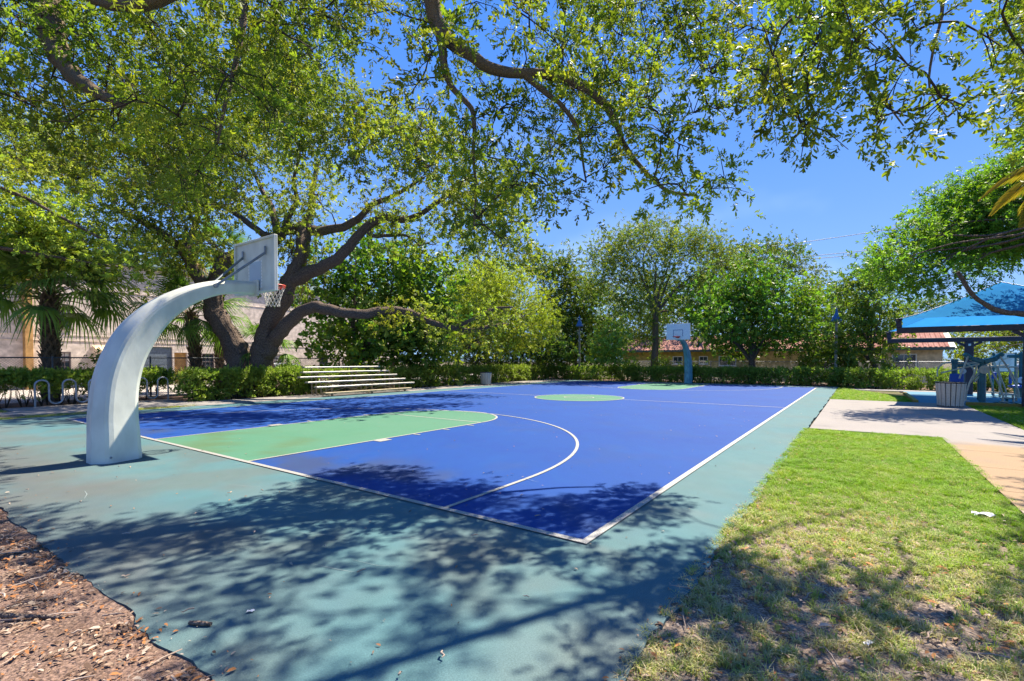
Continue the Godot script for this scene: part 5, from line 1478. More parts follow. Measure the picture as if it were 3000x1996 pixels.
func litter() -> void:
	rng.seed = 800
	var mb := MB.new()
	mb.leaf(V(0, 0.004, -0.03), V(0, 0.08, 1).normalized(), V(0, 1, 0.1), 0.058, 0.024, 0.35)
	var fallen := mb.mesh(M.dry)
	var tones := [Color(0.265, 0.133, 0.066), Color(0.359, 0.234, 0.148), Color(0.172, 0.094, 0.058), Color(0.390, 0.289, 0.211), Color(0.36, 0.155, 0.055), Color(0.133, 0.082, 0.055), Color(0.312, 0.218, 0.148), Color(0.374, 0.296, 0.226)]
	var where := [["dirt", -9.0, 0.95, 2.70, 4.8, 1700.0], ["lawn", 0.95, 3.3, -4.5, 4.2, 420.0], ["court", -14.0, 0.9, -14.0, 2.6, 3.6], ["edge", 0.84, 1.1, -9.0, 3.0, 150.0], ["front", -6.0, 0.9, 2.5, 2.8, 110.0], ["bed", -18.5, -17.4, -30.0, -4.5, 14.0]]
	for j in where:
		var buf := PackedFloat32Array()
		var k := int((j[2] - j[1]) * (j[4] - j[3]) * j[5])
		for i in k:
			var x := rnd(j[1], j[2])
			var z := rnd(j[3], j[4])
			var y := 0.004
			if j[0] == "dirt" or j[0] == "lawn":
				if j[0] == "lawn" and rng.randf() > ss(-4.5, 0.5, z):
					continue
				if j[0] == "dirt" and rng.randf() < 0.85 * ss(0.46, 0.62, n2(x + 30, z, 1.3) * 0.6 + n2(x, z + 13, 4.5) * 0.4):
					continue
				y = (-0.010 if j[0] == "dirt" else -0.018) + 0.028 * (n2(x, z, 1.6) - 0.5) + 0.016 * (n2(x, z, 6.0) - 0.5) + rnd(0.0, 0.014)
			elif x > -W and x < 0.0 and z < 0.0:
				y = 0.016
			var s: float = (0.32 + 0.95 * pow(rng.randf(), 2.2)) * rnd(0.7, 1.1) * {"dirt": 0.82, "lawn": 1.0, "court": 0.7, "bed": 0.8, "edge": 0.62, "front": 0.75}.get(j[0], 1.0)
			add16(buf, (Basis(Vector3.UP, rnd(0, TAU)) * Basis(Vector3.RIGHT, rnd(-0.35, 0.35)) * Basis(Vector3.BACK, rnd(-0.4, 0.4))).scaled(V(s, s, s)), V(x, y + 0.003, z), tones[(rng.randi() % 3 + int(n2(x + 3, z, 1.8) * 9.0)) % tones.size()] * rnd(0.6, 1.2))
		var o := many("leaf_litter", fallen, buf, self, "stuff")
		tag(o, {"dirt": "brown and orange fallen leaves covering the bare dirt", "lawn": "dry fallen leaves lying in the thin lawn", "court": "scattered dry leaf bits lying on the court paint", "edge": "dry leaves gathered along the lawn edge of the apron", "front": "dry leaves gathered along the dirt edge of the apron", "bed": "leaf bits on the pavement below the hedge"}[j[0]], "leaves")
	# thin twigs in the dirt and on the apron
	mb = MB.new()
	mb.tube(PackedVector3Array([V(-0.5, 0, 0), V(-0.1, 0.012, 0.02), V(0.25, 0.004, -0.015), V(0.5, 0, 0.02)]), PackedFloat32Array([0.014, 0.016, 0.012, 0.006]), 5)
	mb.col = Color(1, 1, 1)
	M.dry_twig = mat("dry_twig", Color.WHITE, 0.9, 0.2)
	M.dry_twig.vertex_color_use_as_albedo = true
	var tw := mb.mesh(M.dry_twig)
	var buf := PackedFloat32Array()
	for i in 420:
		var x := rnd(-7.5, 3.2)
		var z := rnd(2.72, 4.9) if x < 0.9 else rnd(-1.5, 4.0)
		var y := -0.006 + 0.028 * (n2(x, z, 1.6) - 0.5) + rnd(0, 0.01)
		if i % 12 == 0 and x < 0.8:
			z = rnd(-1.0, 2.5)
			y = 0.018
		var s := rnd(0.08, 0.30) * (0.25 if y > 0.0 else 1.0)
		add16(buf, Basis(Vector3.UP, rnd(0, TAU)) * Basis.from_scale(V(s, rnd(0.2, 0.45), rnd(0.2, 0.45))), V(x, y + 0.005, z), Color(0.22, 0.16, 0.12).lerp(Color(0.40, 0.32, 0.26), rng.randf()))
	var o := many("twig_litter", tw, buf, self, "stuff")
	tag(o, "thin dry twigs strewn over dirt, lawn and apron", "twigs")
	# pale rubbed scratches in the apron paint
	mb = MB.new()
	for i in 14:
		var a := V(rnd(-6.5, -1.0), 0.0035, rnd(-0.2, 2.0))
		var d := V(rnd(0.15, 0.6), 0, rnd(-0.25, 0.25))
		var w := V(0, 0, rnd(0.0015, 0.004))
		var bend := V(0, 0, rnd(-0.06, 0.06))
		if i % 3 == 0:
			a = V(rnd(-9.0, -0.5), 0.0165, rnd(-6.0, -0.5))
		mb.face(a - w * 0.4, a + w * 0.4, a + d * 0.5 + bend + w, a + d * 0.5 + bend - w, Vector3.UP)
		mb.face(a + d * 0.5 + bend - w, a + d * 0.5 + bend + w, a + d + w * 0.2, a + d - w * 0.2, Vector3.UP)
	var sc := put("scuff_marks", mb.mesh(M.scuff), self)
	tag(sc, "thin pale scratches rubbed into the court paint", "scuffs", "", "stuff")
	var st := thing("stick", "short thick broken stick lying on the teal apron near the dirt", "stick", V(-1.26, 0.014, 2.5), 0.5)
	mb = MB.new()
	mb.tube(PackedVector3Array([V(-0.07, 0, 0), V(0, 0.003, 0.004), V(0.07, 0, 0)]), PackedFloat32Array([0.012, 0.014, 0.011]), 8)
	obj("stem", mb, M.bark, st)
	st = thing("fallen_branch", "dark curved fallen branch lying on the leafy dirt", "branch", V(-2.3, -0.01, 3.08), 0.35)
	mb = MB.new()
	mb.tube(smooth3([V(-0.4, 0, 0), V(-0.1, 0.02, 0.05), V(0.12, 0.015, 0.0), V(0.34, 0.0, -0.08)], 4), PackedFloat32Array([0.014, 0.017, 0.018, 0.02, 0.02, 0.018, 0.016, 0.014, 0.012, 0.012, 0.01, 0.008, 0.006]), 8)
	obj("stem", mb, M.bark, st)
	for s in [[V(2.96, 0.0, -3.0), 0.085, "crumpled white paper scrap on the lawn beside the path"], [V(-1.17, 0.008, 2.25), 0.022, "small white petal-like scrap on the teal apron"], [V(1.97, 0.0, 0.44), 0.028, "little white wrapper lying in the thin shaded lawn"]]:
		var at: Vector3 = s[0]
		var w: float = s[1]
		mb = MB.new()
		for i in 4:
			for k in 3:
				var g := func(a: int, b: int) -> Vector3: return V((a - 2) * w * 0.5 + 0.1 * w * sin(b * 3.0 + w * 90), 0.35 * w * absf(sin(a * 2.1 + b * 1.7 + w * 50)), (b - 1.5) * w * 0.35)
				mb.face(g.call(i, k), g.call(i + 1, k), g.call(i + 1, k + 1), g.call(i, k + 1), Vector3.UP)
		var pp := put("paper_scrap", mb.mesh(M.paper), self, at)
		pp.rotation.y = w * 40
		tag(pp, s[2], "paper")

# ------------------------------------------------------------------ buildings
# wall in the plane (u, up) facing out, with openings [u0, v0, u1, v1] cut through
func wall_mesh(u: Vector3, out: Vector3, ln: float, h: float, thick: float, holes: Array) -> MB:
	var mb := MB.new()
	var us := [0.0, ln]
	var vs := [-0.1, h]
	for q in holes:
		us.append(q[0]); us.append(q[2]); vs.append(q[1]); vs.append(q[3])
	us.sort()
	vs.sort()
	var P := func(a: float, b: float, d: float) -> Vector3: return u * a + V(0, b, 0) - out * d
	for i in us.size() - 1:
		for j in vs.size() - 1:
			if us[i + 1] - us[i] < 0.001 or vs[j + 1] - vs[j] < 0.001:
				continue
			var cu: float = (us[i] + us[i + 1]) * 0.5
			var cv: float = (vs[j] + vs[j + 1]) * 0.5
			var open := false
			for q in holes:
				if cu > q[0] and cu < q[2] and cv > q[1] and cv < q[3]:
					open = true
			if not open:
				mb.face(P.call(us[i], vs[j], 0), P.call(us[i + 1], vs[j], 0), P.call(us[i + 1], vs[j + 1], 0), P.call(us[i], vs[j + 1], 0), out)
				mb.face(P.call(us[i], vs[j], thick), P.call(us[i + 1], vs[j], thick), P.call(us[i + 1], vs[j + 1], thick), P.call(us[i], vs[j + 1], thick), -out)
	for q in holes + [[0.0, -0.1, ln, h]]:
		var o := 1.0 if q[2] - q[0] < ln else -1.0
		mb.face(P.call(q[0], q[1], 0), P.call(q[0], q[3], 0), P.call(q[0], q[3], thick), P.call(q[0], q[1], thick), u * o)
		mb.face(P.call(q[2], q[1], 0), P.call(q[2], q[3], 0), P.call(q[2], q[3], thick), P.call(q[2], q[1], thick), -u * o)
		mb.face(P.call(q[0], q[1], 0), P.call(q[2], q[1], 0), P.call(q[2], q[1], thick), P.call(q[0], q[1], thick), V(0, o, 0))
		mb.face(P.call(q[0], q[3], 0), P.call(q[2], q[3], 0), P.call(q[2], q[3], thick), P.call(q[0], q[3], thick), V(0, -o, 0))
	return mb

func window_at(t: Node3D, org: Vector3, u: Vector3, out: Vector3, q: Array, fm: Material, cols: int, rows: int, blind := 0.0) -> void:
	var w: float = q[2] - q[0]
	var h: float = q[3] - q[1]
	var ce: Vector3 = org + u * (q[0] + w * 0.5) + V(0, q[1] + h * 0.5, 0)
	var bs := Basis(u, Vector3.UP, u.cross(Vector3.UP))
	var mb := MB.new()
	for s in [-1.0, 1.0]:
		mb.box(ce + u * s * (w * 0.5 - 0.03) - out * 0.04, V(0.07, h, 0.09), 0.005, bs)
		mb.box(ce + V(0, s * (h * 0.5 - 0.03), 0) - out * 0.04, V(w - 0.14, 0.07, 0.09), 0.005, bs)
	var win := obj("window", mb, fm, t)
	mb = MB.new()
	for i in range(1, cols):
		mb.box(ce + u * (w * i / cols - w * 0.5) - out * 0.05, V(0.03, h - 0.1, 0.03), 0.003, bs)
	for i in range(1, rows):
		mb.box(ce + V(0, h * i / rows - h * 0.5, 0) - out * 0.055, V(w - 0.1, 0.03 if i * 2 != rows else 0.05, 0.028), 0.003, bs)
	if mb.v.size():
		obj("glazing_bar", mb, fm, win)
	mb = MB.new()
	mb.box(ce - out * 0.075, V(w - 0.1, h - 0.1, 0.012), 0.002, bs)
	obj("pane", mb, M.pane, win)
	if blind > 0.0:
		mb = MB.new()
		mb.box(ce - out * 0.066 + V(0, h * 0.5 - h * blind * 0.5 - 0.05, 0), V(w - 0.12, h * blind, 0.004), 0.001, bs)
		obj("blind", mb, M.blind, win)
	mb = MB.new()
	mb.box(ce + V(0, -h * 0.5 - 0.035, 0) + out * 0.035, V(w + 0.12, 0.06, 0.09), 0.006, bs)
	obj("sill", mb, fm, win)

func apartment() -> void:
	var org := V(-33.7, -0.05, 11.84)
	var t := thing("apartment_building", "pale pink two storey apartment building behind the fence and palms", "building", org, 0.14)
	var u := V(0, 0, -1)
	var out := V(1, 0, 0)
	var ln := 46.0
	var wn := [[15.97, 0.92, 16.84, 2.1], [24.4, 0.85, 25.3, 2.1], [24.55, 3.45, 25.2, 4.5], [30.3, 3.5, 31.2, 4.6], [30.3, 0.9, 31.2, 2.1], [20.6, 3.45, 21.5, 4.6], [16.0, 3.45, 16.9, 4.6], [35.0, 0.9, 36.0, 2.1], [35.0, 3.45, 36.0, 4.6]]
	var door := [22.54, -0.05, 23.4, 2.13]
	var garage := [20.0, -0.05, 22.42, 2.5]
	var holes := wn.duplicate()
	holes.append(door)
	holes.append(garage)
	obj("wall", wall_mesh(u, out, ln, 7.6, 0.25, holes), M.stucco_pink, t)
	for i in wn.size():
		window_at(t, Vector3.ZERO, u, out, wn[i], M.frame_brown, 3, 4, 0.42 if i % 2 == 0 else 0.0)
	var mb := MB.new()
	mb.box(u * 21.21 + V(-0.14, 1.22, 0), V(0.06, 2.55, 2.42), 0.005)
	for i in 4:
		mb.box(u * 21.21 + V(-0.10, 0.35 + i * 0.6, 0), V(0.03, 0.54, 2.3), 0.008)
	obj("garage_door", mb, M.grey_door, t)
	mb = MB.new()
	mb.box(u * 22.97 + V(-0.2, 1.04, 0), V(0.05, 2.15, 0.86), 0.005)
	obj("door", mb, M.stucco_ochre, t)
	# reveals and bands of the stucco
	for y in [2.75, 3.08, 5.9]:
		mb = MB.new()
		mb.box(u * 23 + V(0.012, y, 0), V(0.03, 0.035 if y != 3.08 else 0.07, ln), 0.006)
		obj("band", mb, M.stucco_pink, t)
	mb = MB.new()
	mb.box(u * 14.9 + V(0.16, 3.6, 0), V(0.32, 7.3, 0.34), 0.01)
	obj("column", mb, M.stucco_ochre, t)
	mb = MB.new()
	mb.box(u * 18.5 + V(0.35, 2.32, 0), V(0.75, 0.05, 1.3), 0.01, Basis(V(0, 0, 1), -0.5))
	obj("awning", mb, M.stucco_tan, t)
	mb = MB.new()
	mb.box(u * 23 + V(0.0, 7.72, 0), V(0.5, 0.22, ln + 0.6), 0.02)
	obj("eave", mb, M.fascia, t)
	mb = MB.new()
	mb.face(u * -0.3 + V(0.25, 7.84, 0), u * 46.3 + V(0.25, 7.84, 0), u * 46.3 + V(-7, 9.6, 0), u * -0.3 + V(-7, 9.6, 0), V(0.3, 1, 0))
	mb.face(u * -0.3 + V(-15, 7.84, 0), u * 46.3 + V(-15, 7.84, 0), u * 46.3 + V(-7, 9.6, 0), u * -0.3 + V(-7, 9.6, 0), V(-0.3, 1, 0))
	mb.col = Color(0.4, 0.3, 0.25)
	obj("roof", mb, M.fascia, t)
	mb = MB.new()
	mb.box(V(-7.4, 3.75, -23), V(14.2, 7.6, 45.4), 0.01)
	obj("core", mb, M.stucco_pink, t)

func house(called: String, label: String, x0: float, x1: float, z: float, h: float, depth: float, rise: float, wallm: Material, wins: Array, n_parts: int, seed_: int) -> void:
	rng.seed = seed_
	var org := V(x0, -0.06, z)
	var t := thing(called, label, "house", org)
	var ln := x1 - x0
	var u := V(1, 0, 0)
	var out := V(0, 0, 1)
	var holes := []
	for w in wins:
		holes.append([w[0] - x0, w[1], w[2] - x0, w[3]])
	obj("wall", wall_mesh(u, out, ln, h, 0.2, holes), wallm, t)
	for s in [0.0, 1.0]:
		var mb0 := MB.new()
		mb0.box(V(ln * s + (0.1 if s == 0.0 else -0.1), h * 0.5 - 0.03, -depth * 0.5 - 0.1), V(0.2, h - 0.02, depth - 0.24), 0.01)
		var dd := -1.0 if s == 0.0 else 1.0
		var xx: float = ln * s
		mb0.face3(V(xx, h - 0.04, 0), V(xx, h - 0.04, -depth), V(xx, h + rise - 0.18, -depth * 0.5), V(dd, 0, 0))
		obj("wall", mb0, wallm, t)
	var mb := MB.new()
	mb.box(V(ln * 0.5, h * 0.5, -depth + 0.1), V(ln, h - 0.04, 0.2), 0.01)
	mb.box(V(ln * 0.5, 0.9, -1.2), V(ln - 0.6, 1.7, 0.1), 0.01)
	obj("inner_wall", mb, M.inside, t)
	for q in holes:
		window_at(t, Vector3.ZERO, u, out, q, M.frame_white, 2, 1, 0.0)
	var ov := 0.55
	mb = MB.new()
	mb.box(V(ln * 0.5, h - 0.05, ov), V(ln + ov * 2.0, 0.2, 0.05), 0.008)
	for s in [-1.0, 1.0]:
		var e0 := V(ln * 0.5 + s * (ln * 0.5 + ov), h - 0.04, ov)
		var e1 := V(ln * 0.5 + s * (ln * 0.5 + ov), h + rise - 0.06, -depth * 0.5)
		mb.bar(e0, e1, 0.05, 0.2, V(s, 0, 0))
	obj("fascia", mb, M.fascia, t)
	mb = MB.new()
	mb.face(V(-ov, h - 0.02, ov), V(ln + ov, h - 0.02, ov), V(ln + ov, h + rise, -depth * 0.5), V(-ov, h + rise, -depth * 0.5), V(0, 1, 0.3))
	mb.face(V(-ov, h - 0.02, -depth - ov), V(ln + ov, h - 0.02, -depth - ov), V(ln + ov, h + rise, -depth * 0.5), V(-ov, h + rise, -depth * 0.5), V(0, 1, -0.3))
	mb.face(V(-ov, h - 0.1, ov - 0.03), V(ln + ov, h - 0.1, ov - 0.03), V(ln + ov, h - 0.1, 0.0), V(-ov, h - 0.1, 0.0), V(0, -1, 0))
	var roof := obj("roof", mb, M.fascia, t)
	# clay pan tiles: an arched cover over the roof deck, laid in courses
	var slope := V(0, h + rise, -depth * 0.5) - V(0, h - 0.02, ov)
	var sl := slope.length()
	var dir := slope / sl
	var nrm := u.cross(dir) * -1.0
	if nrm.y < 0: nrm = -nrm
	var tl := 0.40
	var tw := 0.28
	mb = MB.new()
	for i in 8:
		var a0 := PI * i / 8.0
		var a1 := PI * (i + 1) / 8.0
		var p0 := V(-cos(a0) * tw * 0.36, sin(a0) * 0.085, 0)
		var p1 := V(-cos(a1) * tw * 0.36, sin(a1) * 0.085, 0)
		var q0 := V(-cos(a0) * tw * 0.30, sin(a0) * 0.06, -tl - 0.06)
		var q1 := V(-cos(a1) * tw * 0.30, sin(a1) * 0.06, -tl - 0.06)
		mb.face(p0, p1, q1, q0, p0 + p1)
	for s in [-1.0, 1.0]:
		mb.face(V(s * tw * 0.34, 0.008, 0), V(s * tw * 0.52, 0.014, 0), V(s * tw * 0.52, 0.006, -tl - 0.05), V(s * tw * 0.30, 0.0, -tl - 0.05), Vector3.UP)
	for i in 8:
		var a0 := PI * i / 8.0
		var a1 := PI * (i + 1) / 8.0
		mb.face3(V(0, 0, 0), V(-cos(a0) * tw * 0.36, sin(a0) * 0.085, 0), V(-cos(a1) * tw * 0.36, sin(a1) * 0.085, 0), V(0, 0, 1))
	var kinds := []
	for c in [Color(0.50, 0.20, 0.15), Color(0.58, 0.27, 0.21), Color(0.42, 0.16, 0.125)]:
		var m2 := MB.new()
		m2.v = mb.v; m2.n = mb.n; m2.ix = mb.ix
		for i in mb.v.size():
			m2.c.append(c)
		kinds.append(m2.mesh(M.tile))
	var bs := Basis(u, nrm, -dir)
	var buf := PackedFloat32Array()
	var nc := int((ln + ov * 2) / tw)
	var nr := int(sl / tl)
	var made := 0
	for i in range(nc - 1, -1, -1):
		for j in nr:
			var p := V(-ov + (i + 0.5) * tw, h - 0.02, ov) + dir * (j * tl + 0.02) + nrm * 0.03
			var tilt := bs * Basis(Vector3.RIGHT, 0.10 + rnd(-0.02, 0.02)) * Basis(Vector3.UP, rnd(-0.015, 0.015))
			if made < n_parts:
				var o := put("roof_tile", kinds[rng.randi() % 3], roof)
				o.transform = Transform3D(tilt, p)
				made += 1
			else:
				add16(buf, tilt, p, Color(1, 1, 1) * rnd(0.75, 1.2))
	if buf.size():
		many("roof_tiles", kinds[1], buf, roof, "stuff")
	mb = MB.new()
	mb.tube(PackedVector3Array([V(-ov, h + rise + 0.04, -depth * 0.5), V(ln + ov, h + rise + 0.04, -depth * 0.5)]), PackedFloat32Array([0.11]), 10)
	mb.c.fill(Color(0.50, 0.20, 0.15))
	obj("ridge", mb, M.tile, roof)

# ------------------------------------------------------------------ exercise yard
func shade_sail() -> void:
	var t := thing("shade_sail", "blue fabric shade sail on dark steel beams over the exercise yard", "shade canopy", V(6.4, 0, -22.9))
	var o := t.position
	var mb: MB
	for b in [[-19.3, 2.66, 6.53], [-26.5, 2.50, 6.02]]:
		mb = MB.new()
		mb.box(V(6.4, b[1], b[0]) - o, V(6.7, 0.21, 0.21), 0.012)
		var beam := obj("beam", mb, M.beam_paint, t)
		for s in [-1.0, 1.0]:
			mb = MB.new()
			var e := V(6.4 + s * 3.27, b[1] + 0.1, b[0]) - o
			mb.bar(e, e + V(s * 0.03, 0.24, 0), 0.16, 0.16, V(0, 0, 1), 0.02)
			mb.lathe([Vector2(0.06, 0.0), Vector2(0.13, 0.10), Vector2(0.12, 0.13), Vector2(0.0, 0.14)], 12, e + V(s * 0.03, 0.2, 0))
			obj("corner_bracket", mb, M.beam_paint, beam)
		mb = MB.new()
		mb.box(V(b[2], b[1] * 0.5 - 0.05, b[0]) - o, V(0.30, b[1] - 0.12, 0.26), 0.015)
		for s in [-1.0, 1.0]:
			mb.bar(V(b[2] + s * 0.1, b[1] - 0.3, b[0]) - o, V(b[2] + s * 0.42, b[1] - 0.11, b[0]) - o, 0.10, 0.18, V(0, 0, 1))
		obj("post", mb, M.beam_paint, t)
		mb = MB.new()
		mb.box(V(b[2], b[1] - 0.24, b[0] + 0.135) - o, V(0.09, 0.09, 0.012), 0.004)
		obj("notice_plate", mb, M.sign_white, t)
	# tensioned cloth: four panels rising to one peak, edges pulled in between the corners
	mb = MB.new()
	var N := 24
	var g := []
	for j in N + 1:
		for i in N + 1:
			var a := i * 2.0 / N - 1.0
			var b := j * 2.0 / N - 1.0
			var pull := 1.0 - 0.085 * (1.0 - b * b) * absf(a)
			var pull2 := 1.0 - 0.05 * (1.0 - a * a) * absf(b)
			var top := 1.0 - maxf(absf(a), absf(b))
			var y := 3.03 + 1.55 * pow(top, 1.12) - 0.0 + 0.03 * (1.0 - absf(a)) * (1.0 - absf(b))
			y -= 0.08 * (j * 1.0 / N - 0.5) * -1.0 * 1.5
			g.append(V(a * 3.28 * pull, y, b * 3.62 * pull2))
	var nn := []
	for j in N + 1:
		for i in N + 1:
			var a: Vector3 = g[j * (N + 1) + mini(i + 1, N)] - g[j * (N + 1) + maxi(i - 1, 0)]
			var b: Vector3 = g[mini(j + 1, N) * (N + 1) + i] - g[maxi(j - 1, 0) * (N + 1) + i]
			nn.append(b.cross(a).normalized())
	for j in N + 1:
		for i in N + 1:
			var q: Vector3 = g[j * (N + 1) + i]
			mb.col = Color(0.038, 0.22, 0.48) * (0.88 + 0.24 * n2(q.x * 2.0, q.z * 7.0 + q.y * 5.0, 1.0))
			mb.vert(q, nn[j * (N + 1) + i])
	for j in N:
		for i in N:
			var a := j * (N + 1) + i
			mb.ix.append_array(PackedInt32Array([a, a + 1, a + N + 2, a, a + N + 2, a + N + 1]))
	obj("fabric", mb, M.fabric, t)
	for s in [[-1, -1], [1, -1], [-1, 1], [1, 1]]:
		# stitched hip seam from the corner to the peak
		mb = MB.new()
		var hip := PackedVector3Array()
		for i in 13:
			var e: int = N / 2 + s[0] * (N / 2 - i)
			var e2: int = N / 2 + s[1] * (N / 2 - i)
			hip.append(g[e2 * (N + 1) + e] + V(0, 0.006, 0))
		mb.tube(hip, PackedFloat32Array([0.014]), 5)
		obj("seam", mb, M.lamp_blue, t)
		mb = MB.new()
		var c := V(s[0] * 3.28, 3.0, s[1] * 3.62)
		mb.tube(PackedVector3Array([c, V(s[0] * 3.3, 2.95, s[1] * 3.6)]), PackedFloat32Array([0.02]), 6)
		obj("cable", mb, M.steel, t)

func disc(at: Vector3, r: float, m: Material, t: Node3D, mark := true) -> void:
	var mb := MB.new()
	mb.lathe([Vector2(0.0, -0.01), Vector2(r, -0.01), Vector2(r, 0.006), Vector2(r * 0.9, 0.01), Vector2(0.0, 0.01)], 20)
	var o := obj("label_disc", mb, m, t)
	o.position = at
	o.rotation.x = PI / 2
	if mark:
		# a small printed figure of bent strokes
		mb = MB.new()
		mb.box(V(0, 0.012, -r * 0.35), V(r * 0.28, 0.003, r * 0.28), 0.001)
		mb.box(V(0, 0.012, r * 0.05), V(r * 0.2, 0.003, r * 0.5), 0.001)
		mb.box(V(r * 0.25, 0.012, r * 0.3), V(r * 0.5, 0.003, r * 0.14), 0.001)
		obj("printed_figure", mb, M.gym_blue if r < 0.12 else M.sign_grey, o)

func gym() -> void:
	var grp := "outdoor exercise machines"
	# lever press with the winged head
	var t := thing("exercise_machine", "teal exercise post with winged head plate and long cream levers", "exercise machine", V(5.57, 0.004, -20.4), 0.1, grp)
	var mb := MB.new()
	mb.tube(PackedVector3Array([V(0, 0, 0), V(0, 1.55, 0)]), PackedFloat32Array([0.10, 0.09]), 14)
	mb.lathe([Vector2(0.2, 0.0), Vector2(0.2, 0.05), Vector2(0.11, 0.07)], 16)
	obj("post", mb, M.gym_teal, t)
	mb = MB.new()
	for s in [-1.0, 1.0]:
		mb.bar(V(0, 1.5, 0), V(s * 0.34, 1.62, 0), 0.16, 0.34, V(0, 0, 1), 0.03)
		mb.bar(V(s * 0.30, 1.60, 0), V(s * 0.52, 1.80, 0), 0.14, 0.20, V(0, 0, 1), 0.03)
	obj("head_plate", mb, M.gym_teal, t)
	disc(V(0.02, 1.22, 0.105), 0.15, M.gym_cream, t)
	for s in [-1.0, 1.0]:
		mb = MB.new()
		mb.tube(smooth3([V(s * 0.16, 1.42, 0.03), V(s * 0.24, 1.1, 0.08), V(s * 0.38, 0.75, 0.14), V(s * 0.48, 0.35, 0.2), V(s * 0.5, 0.12, 0.2)], 3), PackedFloat32Array([0.028]), 8)
		mb.box(V(s * 0.5, 0.1, 0.24), V(0.14, 0.03, 0.34), 0.008)
		obj("lever", mb, M.gym_cream, t)
		mb = MB.new()
		mb.tube(smooth3([V(s * 0.42, 1.72, 0.05), V(s * 0.52, 1.45, 0.2), V(s * 0.66, 1.1, 0.34), V(s * 0.72, 0.9, 0.38)], 3), PackedFloat32Array([0.035, 0.035, 0.03]), 8)
		obj("arm", mb, M.gym_cream, t)
		mb = MB.new()
		mb.box(V(s * 0.62, 0.2, 0.1), V(0.32, 0.03, 0.18), 0.01)
		mb.bar(V(s * 0.62, 0.0, 0.1), V(s * 0.62, 0.2, 0.1), 0.06, 0.06, V(0, 0, 1))
		obj("foot_rest", mb, M.gym_teal, t)
	# seated press behind the trash can
	t = thing("exercise_machine", "seated press machine with blue seat and looping cream handles", "exercise machine", V(5.0, 0.004, -22.0), 0.0, grp)
	mb = MB.new()
	mb.tube(PackedVector3Array([V(0, 0, 0), V(0, 1.5, 0)]), PackedFloat32Array([0.09]), 12)
	mb.box(V(0, 1.52, 0), V(0.20, 0.16, 0.2), 0.02)
	obj("post", mb, M.gym_teal, t)
	mb = MB.new()
	mb.box(V(0.05, 0.62, 0.28), V(0.50, 0.10, 0.42), 0.03)
	mb.box(V(0.05, 0.86, 0.12), V(0.42, 0.34, 0.07), 0.025)
	obj("seat", mb, M.gym_blue, t)
	mb = MB.new()
	mb.bar(V(0.05, 0.0, 0.28), V(0.05, 0.58, 0.28), 0.07, 0.07, V(0, 0, 1))
	obj("seat_post", mb, M.gym_teal, t)
	for s in [-1.0, 1.0]:
		mb = MB.new()
		mb.tube(smooth3([V(s * 0.05, 1.48, 0), V(s * 0.35, 1.42, 0.1), V(s * 0.52, 1.2, 0.22), V(s * 0.54, 0.92, 0.3)], 4), PackedFloat32Array([0.024]), 8)
		obj("handle", mb, M.gym_cream, t)
	mb = MB.new()
	mb.bar(V(-0.42, 1.05, 0.12), V(0.75, 1.42, 0.05), 0.06, 0.05, V(0, 0, 1), 0.012)
	mb.bar(V(-0.1, 1.42, 0.02), V(0.8, 1.46, 0.02), 0.05, 0.05, V(0, 0, 1), 0.012)
	mb.bar(V(0.42, 0.7, 0.3), V(1.02, 1.62, 0.2), 0.07, 0.05, V(0, 0, 1), 0.012)
	mb.bar(V(0.52, 0.72, 0.36), V(0.92, 1.3, 0.3), 0.05, 0.05, V(0, 0, 1), 0.012)
	obj("linkage", mb, M.gym_cream, t)
	# walker
	t = thing("exercise_machine", "teal double post walker with cream swing legs", "exercise machine", V(5.85, 0.004, -22.6), 0.0, grp)
	mb = MB.new()
	mb.tube(PackedVector3Array([V(0, 0, 0), V(0, 1.3, 0)]), PackedFloat32Array([0.10]), 14)
	mb.tube(PackedVector3Array([V(-0.55, 1.0, 0.05), V(-0.55, 0.0, 0.05)]), PackedFloat32Array([0.09]), 12)
	mb.box(V(-0.27, 1.36, 0), V(0.9, 0.16, 0.14), 0.03)
	obj("post", mb, M.gym_teal, t)
	disc(V(0.0, 1.12, 0.11), 0.13, M.gym_cream, t)
	disc(V(-0.55, 1.12, 0.15), 0.11, M.sign_white, t)
	for s in [0.0, 1.0, 2.0]:
		mb = MB.new()
		mb.tube(smooth3([V(0.2 + s * 0.28, 1.3, 0.0), V(0.24 + s * 0.3, 0.9, 0.1), V(0.34 + s * 0.34, 0.45, 0.1), V(0.36 + s * 0.34, 0.16, 0.12)], 3), PackedFloat32Array([0.026]), 8)
		mb.box(V(0.36 + s * 0.34, 0.14, 0.2), V(0.15, 0.03, 0.34), 0.01)
		obj("swing_leg", mb, M.gym_cream, t)
	mb = MB.new()
	mb.tube(PackedVector3Array([V(0.1, 1.3, 0), V(1.0, 1.3, 0)]), PackedFloat32Array([0.03]), 8)
	mb.bar(V(1.0, 0, 0), V(1.0, 1.3, 0), 0.06, 0.06, V(0, 0, 1))
	obj("frame", mb, M.gym_cream, t)
	# low step frame
	t = thing("exercise_machine", "low cream step frame on the blue rubber floor", "exercise machine", V(6.25, 0.004, -20.5), 0.2, grp)
	mb = MB.new()
	for s in [-1.0, 1.0]:
		mb.bar(V(s * 0.16, 0.0, 0), V(s * 0.12, 0.36, 0), 0.05, 0.05, V(0, 0, 1), 0.01)
		mb.bar(V(s * 0.25, 0.03, -0.2), V(s * 0.25, 0.03, 0.25), 0.06, 0.05, Vector3.UP, 0.01)
	mb.box(V(0, 0.34, 0), V(0.42, 0.05, 0.2), 0.01)
	mb.box(V(0.0, 0.22, 0), V(0.3, 0.04, 0.05), 0.01)
	obj("frame", mb, M.gym_cream, t)
	mb = MB.new()
